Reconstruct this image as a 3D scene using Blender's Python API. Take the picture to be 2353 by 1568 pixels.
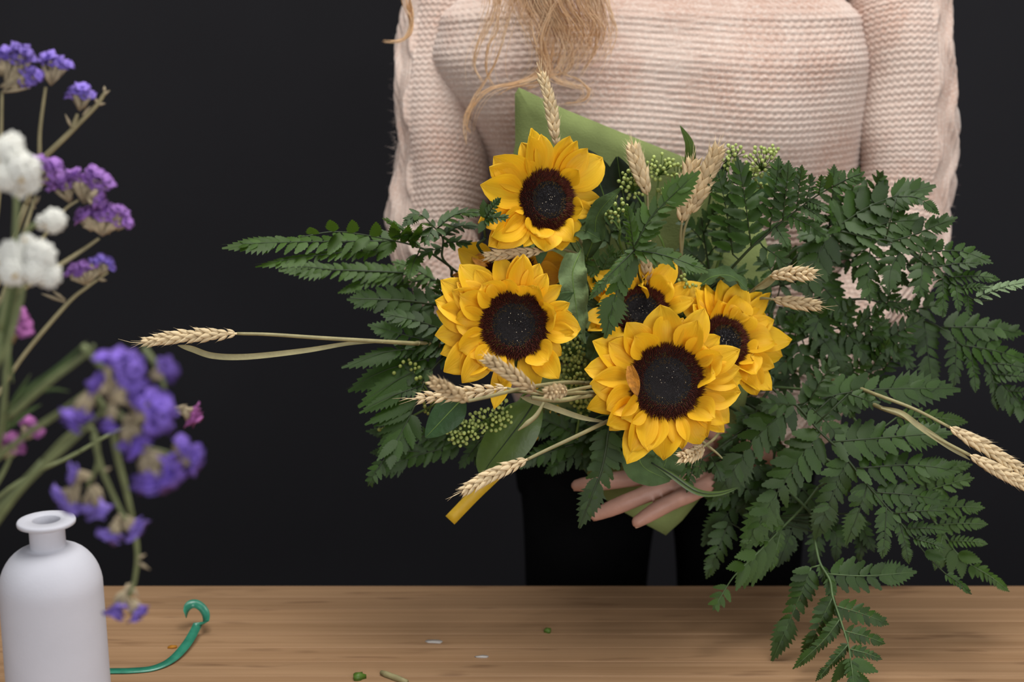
import bpy, bmesh, math, random
import numpy as np
from mathutils import Vector, Matrix

for o in list(bpy.data.objects):
    bpy.data.objects.remove(o, do_unlink=True)
scene = bpy.context.scene
COL = scene.collection
pi = math.pi

# ------------------------------------------------------------------ camera
W, H = 2353.0, 1568.0
LENS = 50.0
FPX = W * LENS / 36.0
PITCH = math.radians(12.8)
CAM = Vector((0, 0, 1.33))
FWD = Vector((0, math.cos(PITCH), -math.sin(PITCH)))
UPV = Vector((0, math.sin(PITCH), math.cos(PITCH)))
cam_d = bpy.data.cameras.new('camera')
cam = bpy.data.objects.new('camera', cam_d)
COL.objects.link(cam)
cam.location = CAM
cam.rotation_euler = (pi / 2 - PITCH, 0, 0)
cam_d.lens = LENS
cam_d.sensor_width = 36.0
cam_d.clip_start = 0.02
cam_d.dof.use_dof = True
cam_d.dof.focus_distance = 1.235
cam_d.dof.aperture_fstop = 4.0
scene.camera = cam

# ------------------------------------------------------------------ world, lights, exposure
world = bpy.data.worlds.new('world')
scene.world = world
world.use_nodes = True
bg = world.node_tree.nodes['Background']
bg.inputs[0].default_value = (0.92, 0.95, 1.0, 1)
bg.inputs[1].default_value = 0.17


def area(name, loc, target, sx, sy, power, col=(1, 1, 1)):
    l = bpy.data.lights.new(name, 'AREA')
    l.shape = 'RECTANGLE'
    l.size, l.size_y = sx, sy
    l.energy = power
    l.color = col
    o = bpy.data.objects.new(name, l)
    COL.objects.link(o)
    o.location = loc
    d = Vector(target) - Vector(loc)
    o.rotation_euler = d.to_track_quat('-Z', 'Y').to_euler()
    return o


area('overhead_softbox', (0.15, 1.12, 2.7), (0.15, 1.2, 0.9), 1.3, 1.0, 36, (1.0, 0.98, 0.95))
area('front_window', (1.1, -2.0, 1.75), (0.15, 1.4, 1.05), 2.2, 1.5, 62, (0.97, 0.98, 1.0))
area('side_window', (-2.6, 0.2, 1.7), (0.0, 1.4, 1.0), 1.2, 1.4, 7, (0.95, 0.97, 1.0))

scene.view_settings.view_transform = 'Standard'
scene.view_settings.look = 'None'
scene.view_settings.gamma = 1.0
scene.view_settings.use_curve_mapping = False
scene.view_settings.exposure = 0.0


# ------------------------------------------------------------------ helpers
def P(px, py, Y):
    """point seen at pixel (px,py) standing at world distance Y from the camera"""
    d = FWD + Vector(((px - W / 2) / FPX, 0, 0)) + UPV * (-(py - H / 2) / FPX)
    return CAM + d * (Y / d.y)


def T(px, py, z):
    d = FWD + Vector(((px - W / 2) / FPX, 0, 0)) + UPV * (-(py - H / 2) / FPX)
    return CAM + d * ((z - CAM.z) / d.z)


def depth(p):
    return (p - CAM).dot(FWD)


def m_px(p, px):
    return px * depth(p) / FPX


def ray(px, py):
    d = FWD + Vector(((px - W / 2) / FPX, 0, 0)) + UPV * (-(py - H / 2) / FPX)
    return d.normalized()


def plane_hit(px, py, c, n):
    d = ray(px, py)
    k = d.dot(n)
    if abs(k) < 0.05:
        k = 0.05 if k > 0 else -0.05
    return CAM + d * ((c - CAM).dot(n) / k)


def catmull(pts, n=8):
    pts = [Vector(p) for p in pts]
    if len(pts) < 2:
        return pts
    if len(pts) == 2:
        return [pts[0].lerp(pts[1], i / n) for i in range(n + 1)]
    ext = [pts[0] * 2 - pts[1]] + pts + [pts[-1] * 2 - pts[-2]]
    out = []
    for i in range(1, len(ext) - 2):
        p0, p1, p2, p3 = ext[i - 1:i + 3]
        for k in range(n):
            t = k / n
            out.append(0.5 * ((2 * p1) + (p2 - p0) * t + (2 * p0 - 5 * p1 + 4 * p2 - p3) * t * t
                              + (3 * p1 - p0 - 3 * p2 + p3) * t ** 3))
    out.append(pts[-1])
    return out


def resample(pts, n):
    L = [0.0]
    for a, b in zip(pts, pts[1:]):
        L.append(L[-1] + (b - a).length)
    tot = L[-1]
    out = []
    j = 0
    for i in range(n):
        t = tot * i / (n - 1)
        while j < len(pts) - 2 and L[j + 1] < t:
            j += 1
        seg = max(L[j + 1] - L[j], 1e-9)
        out.append(pts[j].lerp(pts[j + 1], min(1, (t - L[j]) / seg)))
    return out


class MB:
    """collects geometry for ONE mesh object"""

    def __init__(self):
        self.v, self.f, self.uv = [], [], None

    def add(self, v, f):
        o = len(self.v)
        self.v.extend(v)
        self.f.extend([tuple(i + o for i in q) for q in f])

    def tube(self, pts, rad, seg=6, caps=True):
        n = len(pts)
        if not hasattr(rad, '__len__'):
            rad = [rad] * n
        elif len(rad) != n:
            m = len(rad)
            rr = []
            for i in range(n):
                t = i / (n - 1) * (m - 1)
                k = min(int(t), m - 2)
                rr.append(rad[k] + (rad[k + 1] - rad[k]) * (t - k))
            rad = rr
        tan = (pts[1] - pts[0]).normalized()
        a = tan.orthogonal().normalized()
        v, f = [], []
        for i, p in enumerate(pts):
            t2 = (pts[min(i + 1, n - 1)] - pts[max(i - 1, 0)])
            if t2.length > 1e-9:
                tan = t2.normalized()
            a = (a - tan * a.dot(tan))
            a = a.normalized() if a.length > 1e-6 else tan.orthogonal().normalized()
            b = tan.cross(a)
            for k in range(seg):
                an = 2 * pi * k / seg
                v.append(p + (a * math.cos(an) + b * math.sin(an)) * rad[i])
        for i in range(n - 1):
            for k in range(seg):
                k2 = (k + 1) % seg
                f.append((i * seg + k, i * seg + k2, (i + 1) * seg + k2, (i + 1) * seg + k))
        if caps:
            f.append(tuple(range(seg - 1, -1, -1)))
            f.append(tuple((n - 1) * seg + k for k in range(seg)))
        self.add(v, f)
        return self

    def ellipsoid(self, c, r, rot=None, nu=12, nv=8):
        v, f = [], []
        c = Vector(c)
        R = rot or Matrix.Identity(3)
        for j in range(nv + 1):
            th = pi * j / nv
            for i in range(nu):
                ph = 2 * pi * i / nu
                q = Vector((r[0] * math.sin(th) * math.cos(ph), r[1] * math.sin(th) * math.sin(ph), r[2] * math.cos(th)))
                v.append(c + R @ q)
        for j in range(nv):
            for i in range(nu):
                i2 = (i + 1) % nu
                f.append((j * nu + i, (j + 1) * nu + i, (j + 1) * nu + i2, j * nu + i2))
        self.add(v, f)
        return self

    def capsule(self, pts, rad, seg=12):
        """tube with round ends"""
        self.tube(pts, rad, seg)
        rs = rad if hasattr(rad, '__len__') else [rad, rad]
        self.ellipsoid(pts[0], (rs[0],) * 3)
        self.ellipsoid(pts[-1], (rs[-1],) * 3)
        return self

    def box(self, lo, hi):
        x0, y0, z0 = lo
        x1, y1, z1 = hi
        v = [Vector(q) for q in ((x0, y0, z0), (x1, y0, z0), (x1, y1, z0), (x0, y1, z0),
                                 (x0, y0, z1), (x1, y0, z1), (x1, y1, z1), (x0, y1, z1))]
        self.add(v, [(0, 3, 2, 1), (4, 5, 6, 7), (0, 1, 5, 4), (1, 2, 6, 5), (2, 3, 7, 6), (3, 0, 4, 7)])
        return self

    def lathe(self, prof, c, seg=48):
        c = Vector(c)
        v, f = [], []
        for r, z in prof:
            for k in range(seg):
                an = 2 * pi * k / seg
                v.append(c + Vector((r * math.cos(an), r * math.sin(an), z)))
        for i in range(len(prof) - 1):
            for k in range(seg):
                k2 = (k + 1) % seg
                f.append((i * seg + k, i * seg + k2, (i + 1) * seg + k2, (i + 1) * seg + k))
        self.add(v, f)
        return self

    def grid(self, rows):
        """rows: list of equal-length lists of points"""
        n = len(rows[0])
        v = [p for r in rows for p in r]
        f = []
        for i in range(len(rows) - 1):
            for k in range(n - 1):
                f.append((i * n + k, i * n + k + 1, (i + 1) * n + k + 1, (i + 1) * n + k))
        o = len(self.v)
        self.add(v, f)
        if self.uv is None:
            self.uv = {}
        nr = len(rows)
        for i in range(nr):
            for k in range(n):
                self.uv[o + i * n + k] = (k / (n - 1), i / (nr - 1))
        return self

    def mesh(self, name, mat, origin=None, smooth=True):
        me = bpy.data.meshes.new(name)
        off = origin or Vector((0, 0, 0))
        me.from_pydata([tuple(p - off) for p in self.v], [], self.f)
        if self.uv:
            ul = me.uv_layers.new(name='UVMap')
            li = [self.uv.get(l.vertex_index, (0, 0)) for l in me.loops]
            ul.data.foreach_set('uv', [c for q in li for c in q])
        if smooth:
            me.shade_smooth()
        me.materials.append(mat)
        me.update()
        return me

    def build(self, name, mat, parent=None, origin=None, smooth=True, kind=None):
        """links ONE mesh object; origin given in world space, parents carry translation only"""
        org = Vector(origin) if origin is not None else (wloc(parent) if parent else Vector((0, 0, 0)))
        me = self.mesh(name, mat, org, smooth)
        return link(name, me, parent, org, kind)


WL = {}


def wloc(o):
    return WL[o.name]


def link(name, me, parent=None, org=Vector((0, 0, 0)), kind=None, mat3=None):
    o = bpy.data.objects.new(name, me)
    COL.objects.link(o)
    WL[o.name] = Vector(org)
    loc = Vector(org) - (wloc(parent) if parent else Vector((0, 0, 0)))
    if mat3 is not None:
        m = mat3.to_4x4()
        m.translation = loc
        o.matrix_basis = m
    else:
        o.location = loc
    if parent:
        o.parent = parent
    if kind:
        o['kind'] = kind
    return o


def thing(name, loc, label, cat, group=None):
    o = link(name, None, None, Vector(loc))
    o.empty_display_size = 0.02
    return tag(o, label, cat, group)


def tag(o, label, cat, group=None):
    o['label'] = label
    o['category'] = cat
    if group:
        o['group'] = group
    return o


def structure(o):
    o['kind'] = 'structure'
    return o


# ------------------------------------------------------------------ materials
def new_mat(name):
    m = bpy.data.materials.new(name)
    m.use_nodes = True
    nt = m.node_tree
    return m, nt, nt.nodes['Principled BSDF'], nt.nodes['Material Output']


def nd(nt, t, **kw):
    n = nt.nodes.new(t)
    for k, v in kw.items():
        setattr(n, k, v)
    return n


def simple(name, col, rough=0.6, var=0.25, scale=60, bump=0.0, bscale=200, spec=0.4, transl=0.0, objvar=0.0,
           col2=None, tcol=None, sheen=0.0, coord='Object'):
    """principled material with noise colour variation, object-random variation, bump and optional translucency"""
    m, nt, p, out = new_mat(name)
    tc = nd(nt, 'ShaderNodeTexCoord')
    nz = nd(nt, 'ShaderNodeTexNoise')
    nz.inputs['Scale'].default_value = scale
    nz.inputs['Detail'].default_value = 4
    nt.links.new(tc.outputs[coord], nz.inputs['Vector'])
    mix = nd(nt, 'ShaderNodeMix', data_type='RGBA')
    c2 = col2 or tuple(c * (1 - var) for c in col)
    mix.inputs[6].default_value = (*col, 1)
    mix.inputs[7].default_value = (*c2, 1)
    ramp = nd(nt, 'ShaderNodeMapRange')
    ramp.inputs[1].default_value = 0.35
    ramp.inputs[2].default_value = 0.65
    nt.links.new(nz.outputs['Fac'], ramp.inputs[0])
    nt.links.new(ramp.outputs[0], mix.inputs[0])
    src = mix.outputs[2]
    if objvar:
        oi = nd(nt, 'ShaderNodeObjectInfo')
        mr = nd(nt, 'ShaderNodeMapRange')
        mr.inputs[3].default_value = 1 - objvar
        mr.inputs[4].default_value = 1 + objvar
        nt.links.new(oi.outputs['Random'], mr.inputs[0])
        hsv = nd(nt, 'ShaderNodeHueSaturation')
        nt.links.new(mr.outputs[0], hsv.inputs['Value'])
        nt.links.new(src, hsv.inputs['Color'])
        src = hsv.outputs[0]
    nt.links.new(src, p.inputs['Base Color'])
    p.inputs['Roughness'].default_value = rough
    p.inputs['Specular IOR Level'].default_value = spec
    if sheen:
        p.inputs['Sheen Weight'].default_value = sheen
        p.inputs['Sheen Roughness'].default_value = 0.5
    if bump:
        bz = nd(nt, 'ShaderNodeTexNoise')
        bz.inputs['Scale'].default_value = bscale
        bz.inputs['Detail'].default_value = 3
        nt.links.new(tc.outputs[coord], bz.inputs['Vector'])
        b = nd(nt, 'ShaderNodeBump')
        b.inputs['Strength'].default_value = bump
        b.inputs['Distance'].default_value = 0.002
        nt.links.new(bz.outputs['Fac'], b.inputs['Height'])
        nt.links.new(b.outputs[0], p.inputs['Normal'])
    if transl:
        tb = nd(nt, 'ShaderNodeBsdfTranslucent')
        if tcol:
            tb.inputs[0].default_value = (*tcol, 1)
        else:
            nt.links.new(src, tb.inputs[0])
        ms = nd(nt, 'ShaderNodeMixShader')
        ms.inputs[0].default_value = transl
        nt.links.new(p.outputs[0], ms.inputs[1])
        nt.links.new(tb.outputs[0], ms.inputs[2])
        nt.links.new(ms.outputs[0], out.inputs['Surface'])
    return m


def petal_mat(name, col, colb, objvar=0.06):
    """petal: veins run along the length (UV v), slightly deeper tone towards the claw"""
    m, nt, p, out = new_mat(name)
    uv = nd(nt, 'ShaderNodeUVMap')
    sep = nd(nt, 'ShaderNodeSeparateXYZ')
    nt.links.new(uv.outputs[0], sep.inputs[0])
    mp = nd(nt, 'ShaderNodeMapping')
    mp.inputs['Scale'].default_value = (22, 1.6, 1)
    nt.links.new(uv.outputs[0], mp.inputs['Vector'])
    nz = nd(nt, 'ShaderNodeTexNoise')
    nz.inputs['Scale'].default_value = 1.0
    nz.inputs['Detail'].default_value = 4
    nt.links.new(mp.outputs[0], nz.inputs['Vector'])
    mr = nd(nt, 'ShaderNodeMapRange')
    mr.inputs[1].default_value = 0.45
    mr.inputs[2].default_value = 0.75
    mr.inputs[3].default_value = 0.0
    mr.inputs[4].default_value = 0.55
    nt.links.new(nz.outputs['Fac'], mr.inputs[0])
    g = nd(nt, 'ShaderNodeMapRange')
    g.inputs[1].default_value = 0.0
    g.inputs[2].default_value = 0.55
    g.inputs[3].default_value = 0.45
    g.inputs[4].default_value = 0.0
    nt.links.new(sep.outputs[1], g.inputs[0])
    ad = nd(nt, 'ShaderNodeMath', operation='ADD', use_clamp=True)
    nt.links.new(mr.outputs[0], ad.inputs[0])
    nt.links.new(g.outputs[0], ad.inputs[1])
    mix = nd(nt, 'ShaderNodeMix', data_type='RGBA')
    mix.inputs[6].default_value = (*col, 1)
    mix.inputs[7].default_value = (*colb, 1)
    nt.links.new(ad.outputs[0], mix.inputs[0])
    oi = nd(nt, 'ShaderNodeObjectInfo')
    r = nd(nt, 'ShaderNodeMapRange')
    r.inputs[3].default_value = 1 - objvar
    r.inputs[4].default_value = 1 + objvar
    nt.links.new(oi.outputs['Random'], r.inputs[0])
    hsv = nd(nt, 'ShaderNodeHueSaturation')
    nt.links.new(r.outputs[0], hsv.inputs['Value'])
    nt.links.new(mix.outputs[2], hsv.inputs['Color'])
    nt.links.new(hsv.outputs[0], p.inputs['Base Color'])
    p.inputs['Roughness'].default_value = 0.55
    p.inputs['Specular IOR Level'].default_value = 0.3
    b = nd(nt, 'ShaderNodeBump')
    b.inputs['Strength'].default_value = 0.35
    b.inputs['Distance'].default_value = 0.0008
    nt.links.new(nz.outputs['Fac'], b.inputs['Height'])
    nt.links.new(b.outputs[0], p.inputs['Normal'])
    tb = nd(nt, 'ShaderNodeBsdfTranslucent')
    nt.links.new(hsv.outputs[0], tb.inputs[0])
    ms = nd(nt, 'ShaderNodeMixShader')
    ms.inputs[0].default_value = 0.28
    nt.links.new(p.outputs[0], ms.inputs[1])
    nt.links.new(tb.outputs[0], ms.inputs[2])
    nt.links.new(ms.outputs[0], out.inputs['Surface'])
    return m


def wood_mat():
    m, nt, p, out = new_mat('bamboo_wood')
    tc = nd(nt, 'ShaderNodeTexCoord')
    oi = nd(nt, 'ShaderNodeObjectInfo')
    cmb = nd(nt, 'ShaderNodeCombineXYZ')
    mul = nd(nt, 'ShaderNodeMath', operation='MULTIPLY')
    mul.inputs[1].default_value = 37.0
    nt.links.new(oi.outputs['Random'], mul.inputs[0])
    nt.links.new(mul.outputs[0], cmb.inputs[0])
    nt.links.new(mul.outputs[0], cmb.inputs[2])
    va = nd(nt, 'ShaderNodeVectorMath', operation='ADD')
    nt.links.new(tc.outputs['Object'], va.inputs[0])
    nt.links.new(cmb.outputs[0], va.inputs[1])
    mp = nd(nt, 'ShaderNodeMapping')
    mp.inputs['Scale'].default_value = (2.2, 110, 40)
    nt.links.new(va.outputs[0], mp.inputs['Vector'])
    n1 = nd(nt, 'ShaderNodeTexNoise')
    n1.inputs['Scale'].default_value = 1.4
    n1.inputs['Detail'].default_value = 5
    nt.links.new(mp.outputs[0], n1.inputs['Vector'])
    mp2 = nd(nt, 'ShaderNodeMapping')
    mp2.inputs['Scale'].default_value = (11, 75, 30)
    nt.links.new(va.outputs[0], mp2.inputs['Vector'])
    n2 = nd(nt, 'ShaderNodeTexNoise')
    n2.inputs['Scale'].default_value = 1.0
    n2.inputs['Detail'].default_value = 2
    nt.links.new(mp2.outputs[0], n2.inputs['Vector'])
    r2 = nd(nt, 'ShaderNodeMapRange')
    r2.inputs[1].default_value = 0.60
    r2.inputs[2].default_value = 0.74
    r2.inputs[4].default_value = 0.7
    nt.links.new(n2.outputs['Fac'], r2.inputs[0])
    r1 = nd(nt, 'ShaderNodeMapRange')
    r1.inputs[1].default_value = 0.3
    r1.inputs[2].default_value = 0.7
    nt.links.new(n1.outputs['Fac'], r1.inputs[0])
    mix = nd(nt, 'ShaderNodeMix', data_type='RGBA')
    mix.inputs[6].default_value = (0.40, 0.242, 0.130, 1)
    mix.inputs[7].default_value = (0.30, 0.172, 0.086, 1)
    nt.links.new(r1.outputs[0], mix.inputs[0])
    mix2 = nd(nt, 'ShaderNodeMix', data_type='RGBA')
    nt.links.new(r2.outputs[0], mix2.inputs[0])
    nt.links.new(mix.outputs[2], mix2.inputs[6])
    mix2.inputs[7].default_value = (0.17, 0.09, 0.045, 1)
    mr = nd(nt, 'ShaderNodeMapRange')
    mr.inputs[3].default_value = 0.88
    mr.inputs[4].default_value = 1.12
    nt.links.new(oi.outputs['Random'], mr.inputs[0])
    hsv = nd(nt, 'ShaderNodeHueSaturation')
    nt.links.new(mr.outputs[0], hsv.inputs['Value'])
    nt.links.new(mix2.outputs[2], hsv.inputs['Color'])
    nt.links.new(hsv.outputs[0], p.inputs['Base Color'])
    p.inputs['Roughness'].default_value = 0.5
    p.inputs['Specular IOR Level'].default_value = 0.3
    return m


def knit_mat():
    """pink melange yarn; the stitches are geometry, this gives fibre colour and fine fuzz"""
    m, nt, p, out = new_mat('pink_melange_knit')
    tc = nd(nt, 'ShaderNodeTexCoord')
    n1 = nd(nt, 'ShaderNodeTexNoise')
    n1.inputs['Scale'].default_value = 16
    n1.inputs['Detail'].default_value = 3
    nt.links.new(tc.outputs['Object'], n1.inputs['Vector'])
    n2 = nd(nt, 'ShaderNodeTexNoise')
    n2.inputs['Scale'].default_value = 320
    n2.inputs['Detail'].default_value = 4
    nt.links.new(tc.outputs['Object'], n2.inputs['Vector'])
    mix = nd(nt, 'ShaderNodeMix', data_type='RGBA')
    mix.inputs[6].default_value = (0.58, 0.445, 0.375, 1)
    mix.inputs[7].default_value = (0.50, 0.335, 0.265, 1)
    r = nd(nt, 'ShaderNodeMapRange')
    r.inputs[1].default_value = 0.4
    r.inputs[2].default_value = 0.65
    nt.links.new(n1.outputs['Fac'], r.inputs[0])
    nt.links.new(r.outputs[0], mix.inputs[0])
    mix2 = nd(nt, 'ShaderNodeMix', data_type='RGBA')
    r2 = nd(nt, 'ShaderNodeMapRange')
    r2.inputs[1].default_value = 0.45
    r2.inputs[2].default_value = 0.7
    r2.inputs[4].default_value = 0.6
    nt.links.new(n2.outputs['Fac'], r2.inputs[0])
    nt.links.new(r2.outputs[0], mix2.inputs[0])
    nt.links.new(mix.outputs[2], mix2.inputs[6])
    mix2.inputs[7].default_value = (0.69, 0.60, 0.53, 1)
    nt.links.new(mix2.outputs[2], p.inputs['Base Color'])
    p.inputs['Roughness'].default_value = 0.95
    p.inputs['Specular IOR Level'].default_value = 0.1
    p.inputs['Sheen Weight'].default_value = 0.35
    p.inputs['Sheen Roughness'].default_value = 0.6
    b = nd(nt, 'ShaderNodeBump')
    b.inputs['Strength'].default_value = 0.6
    b.inputs['Distance'].default_value = 0.001
    nt.links.new(n2.outputs['Fac'], b.inputs['Height'])
    nt.links.new(b.outputs[0], p.inputs['Normal'])
    return m


M = {}
M['wall'] = simple('charcoal_wall_paint', (0.0190, 0.0182, 0.0212), 0.85, 0.12, 3, 0.15, 120, spec=0.2)
M['floor'] = simple('dark_floor', (0.03, 0.03, 0.032), 0.7, 0.3, 5)
M['wood'] = wood_mat()
M['bottle'] = simple('matt_white_bottle', (0.62, 0.62, 0.68), 0.75, 0.04, 30, 0.08, 500, spec=0.25)
M['vase'] = simple('vase_glaze', (0.55, 0.56, 0.60), 0.4, 0.1, 20)
M['fern'] = simple('fern_leaf', (0.024, 0.055, 0.007), 0.33, 0.0, 45, 0.2, 350, spec=0.36, transl=0.12, objvar=0.30,
                   col2=(0.034, 0.075, 0.009), tcol=(0.05, 0.14, 0.010))
M['fern_light'] = simple('fern_leaf_light', (0.040, 0.086, 0.009), 0.38, 0.0, 45, 0.2, 350, spec=0.36, transl=0.18,
                         objvar=0.22, col2=(0.048, 0.100, 0.012), tcol=(0.10, 0.20, 0.012))
M['fern_pale'] = simple('fern_underside', (0.22, 0.31, 0.16), 0.6, 0.15, 60, 0.2, 350, spec=0.25, transl=0.2, objvar=0.1)
M['rachis'] = simple('fern_rachis', (0.030, 0.050, 0.016), 0.5, 0.3, 80, objvar=0.1)
M['rachis_light'] = simple('fern_rachis_light', (0.09, 0.15, 0.05), 0.5, 0.3, 80)
M['petal'] = petal_mat('sunflower_petal', (0.93, 0.565, 0.020), (0.86, 0.42, 0.008))
M['petal_dk'] = petal_mat('sunflower_petal_orange', (0.72, 0.34, 0.012), (0.58, 0.20, 0.006))
M['petal_dry'] = simple('withered_petal', (0.60, 0.24, 0.02), 0.7, 0.4, 200, 0.6, 300)
M['disc'] = simple('sunflower_disc', (0.012, 0.008, 0.008), 0.8, 0.3, 300)
M['flor_out'] = simple('disc_floret_outer', (0.115, 0.024, 0.013), 0.65, 0.5, 400, spec=0.3)
M['flor_mid'] = simple('disc_floret_mid', (0.16, 0.09, 0.02), 0.7, 0.7, 300, spec=0.3)
M['flor_in'] = simple('disc_floret_inner', (0.014, 0.012, 0.016), 0.6, 0.4, 400, spec=0.45)
M['pollen'] = simple('pollen_speck', (0.7, 0.6, 0.45), 0.8)
M['sun_leaf'] = simple('sunflower_leaf', (0.085, 0.145, 0.050), 0.7, 0.3, 60, 0.5, 260, spec=0.25, transl=0.15)
M['sun_leaf_pale'] = simple('sunflower_leaf_underside', (0.20, 0.28, 0.12), 0.75, 0.3, 60, 0.5, 220, spec=0.2, transl=0.15)
M['sun_stem'] = simple('sunflower_stem', (0.10, 0.16, 0.05), 0.7, 0.3, 60, 0.4, 300)
M['leaf'] = simple('glossy_leaf', (0.090, 0.150, 0.026), 0.40, 0.25, 40, 0.15, 200, spec=0.45, transl=0.15)
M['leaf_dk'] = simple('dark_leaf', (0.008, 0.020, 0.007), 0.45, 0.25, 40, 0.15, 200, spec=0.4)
M['leaf_md'] = simple('mid_leaf', (0.035, 0.085, 0.025), 0.5, 0.25, 60, 0.3, 250, spec=0.35, transl=0.12)
M['wheat'] = simple('wheat_husk', (0.90, 0.74, 0.48), 0.65, 0.0, 260, 0.35, 500, spec=0.3, objvar=0.12,
                    col2=(0.80, 0.60, 0.33), transl=0.10)
M['wheat_br'] = simple('wheat_husk_brown', (0.76, 0.60, 0.37), 0.7, 0.0, 260, 0.35, 500, spec=0.3, objvar=0.18,
                       col2=(0.60, 0.43, 0.22), transl=0.08)
M['straw'] = simple('straw_stem', (0.34, 0.30, 0.145), 0.55, 0.2, 90, 0.2, 300, spec=0.4)
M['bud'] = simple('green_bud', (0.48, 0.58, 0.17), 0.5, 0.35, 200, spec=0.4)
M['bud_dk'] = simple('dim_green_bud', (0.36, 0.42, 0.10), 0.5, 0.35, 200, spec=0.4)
M['bud_stem'] = simple('bud_stem', (0.15, 0.25, 0.05), 0.5, 0.3, 120)
M['wrap'] = simple('green_felt_paper', (0.235, 0.285, 0.100), 0.85, 0.25, 22, 0.25, 600, spec=0.15, transl=0.08)
M['rib_y'] = simple('yellow_ribbon', (0.62, 0.38, 0.018), 0.55, 0.1, 200)
M['rib_g'] = simple('green_satin_ribbon', (0.035, 0.24, 0.15), 0.28, 0.25, 120, spec=0.6)
M['skin'] = simple('skin', (0.46, 0.25, 0.185), 0.5, 0.12, 60, 0.12, 400, spec=0.35)
M['nail'] = simple('fingernail', (0.62, 0.42, 0.32), 0.3, 0.05, 100)
M['knit'] = knit_mat()
M['fuzz'] = simple('sweater_fuzz', (0.75, 0.62, 0.55), 0.9, 0.1, 50, transl=0.3)
M['trousers'] = simple('black_trousers', (0.0035, 0.0032, 0.0034), 0.9, 0.3, 30, spec=0.1)
M['shoe'] = simple('black_shoe', (0.01, 0.01, 0.01), 0.5)
M['hair'] = simple('strawberry_blond_hair', (0.95, 0.74, 0.50), 0.40, 0.35, 30, spec=0.4, transl=0.35, col2=(0.86, 0.58, 0.31))
M['lip'] = simple('lips', (0.45, 0.15, 0.13), 0.4)
M['eye'] = simple('eye', (0.7, 0.7, 0.7), 0.2)
M['stat'] = simple('purple_statice', (0.36, 0.26, 0.74), 0.75, 0.0, 200, spec=0.15, objvar=0.2, col2=(0.27, 0.18, 0.62), transl=0.25)
M['stat_v'] = simple('violet_statice', (0.42, 0.26, 0.66), 0.75, 0.0, 200, spec=0.15, objvar=0.2, col2=(0.47, 0.19, 0.60), transl=0.25)
M['stat_d'] = simple('deep_purple_statice', (0.21, 0.11, 0.56), 0.75, 0.0, 200, spec=0.15, objvar=0.35, col2=(0.31, 0.21, 0.68), transl=0.25)
M['pink'] = simple('pink_statice', (0.58, 0.20, 0.52), 0.75, 0.2, 200, spec=0.15, objvar=0.2, transl=0.25)
M['white'] = simple('white_everlasting', (0.90, 0.89, 0.82), 0.8, 0.06, 120, spec=0.15, transl=0.2)
M['white_c'] = simple('everlasting_centre', (0.50, 0.33, 0.10), 0.8)
M['calyx'] = simple('tan_calyx', (0.48, 0.39, 0.25), 0.8, 0.3, 200, objvar=0.2, transl=0.1)
M['dry_stem'] = simple('dry_stem', (0.36, 0.31, 0.165), 0.65, 0.25, 100)
M['grn_stem'] = simple('statice_green_stem', (0.20, 0.23, 0.10), 0.65, 0.25, 100)
M['scrap'] = simple('leaf_scrap', (0.09, 0.17, 0.02), 0.5, 0.3, 100)
M['clear'] = simple('plastic_scrap', (0.5, 0.46, 0.42), 0.3)
M['orange'] = simple('orange_scrap', (0.5, 0.2, 0.01), 0.6)

# ================================================================== THE SETTING
TZ = 0.748
TY1 = 1.400
structure(MB().box((-4, 2.75, 0), (4, 2.85, 3.2)).build('wall_back', M['wall'], smooth=False))
structure(MB().box((-4, -2.5, -0.05), (4, 2.85, 0)).build('floor', M['floor'], smooth=False))

# ------------------------------------------------------------------ table
table = thing('table', (0.15, 0.88, 0), 'bamboo worktop table of long narrow glued strips', 'table')
strip_w = 0.030
n_strip = int(round((TY1 - 0.35) / strip_w))
x0, x1 = -1.15, 1.35
bm = bmesh.new()
bmesh.ops.create_cube(bm, size=1.0)
bmesh.ops.scale(bm, vec=(x1 - x0, strip_w - 0.0003, 0.028), verts=bm.verts)
bmesh.ops.bevel(bm, geom=list(bm.edges), offset=0.0005, segments=1, affect='EDGES')
strip_me = bpy.data.meshes.new('wood_strip')
bm.to_mesh(strip_me)
bm.free()
strip_me.materials.append(M['wood'])
for i in range(n_strip):
    yy = TY1 - strip_w * (i + 0.5)
    link('wood_strip', strip_me, table, Vector(((x0 + x1) / 2, yy, TZ - 0.014)))
MB().box((x0 + 0.06, 0.41, 0.64), (x1 - 0.06, TY1 - 0.06, TZ - 0.028)).build('apron', M['wood'], table, smooth=False)
for lx in (x0 + 0.07, x1 - 0.13):
    for ly in (0.42, TY1 - 0.13):
        MB().box((lx, ly, 0), (lx + 0.06, ly + 0.06, 0.66)).build('leg', M['wood'], table, smooth=False)

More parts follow.
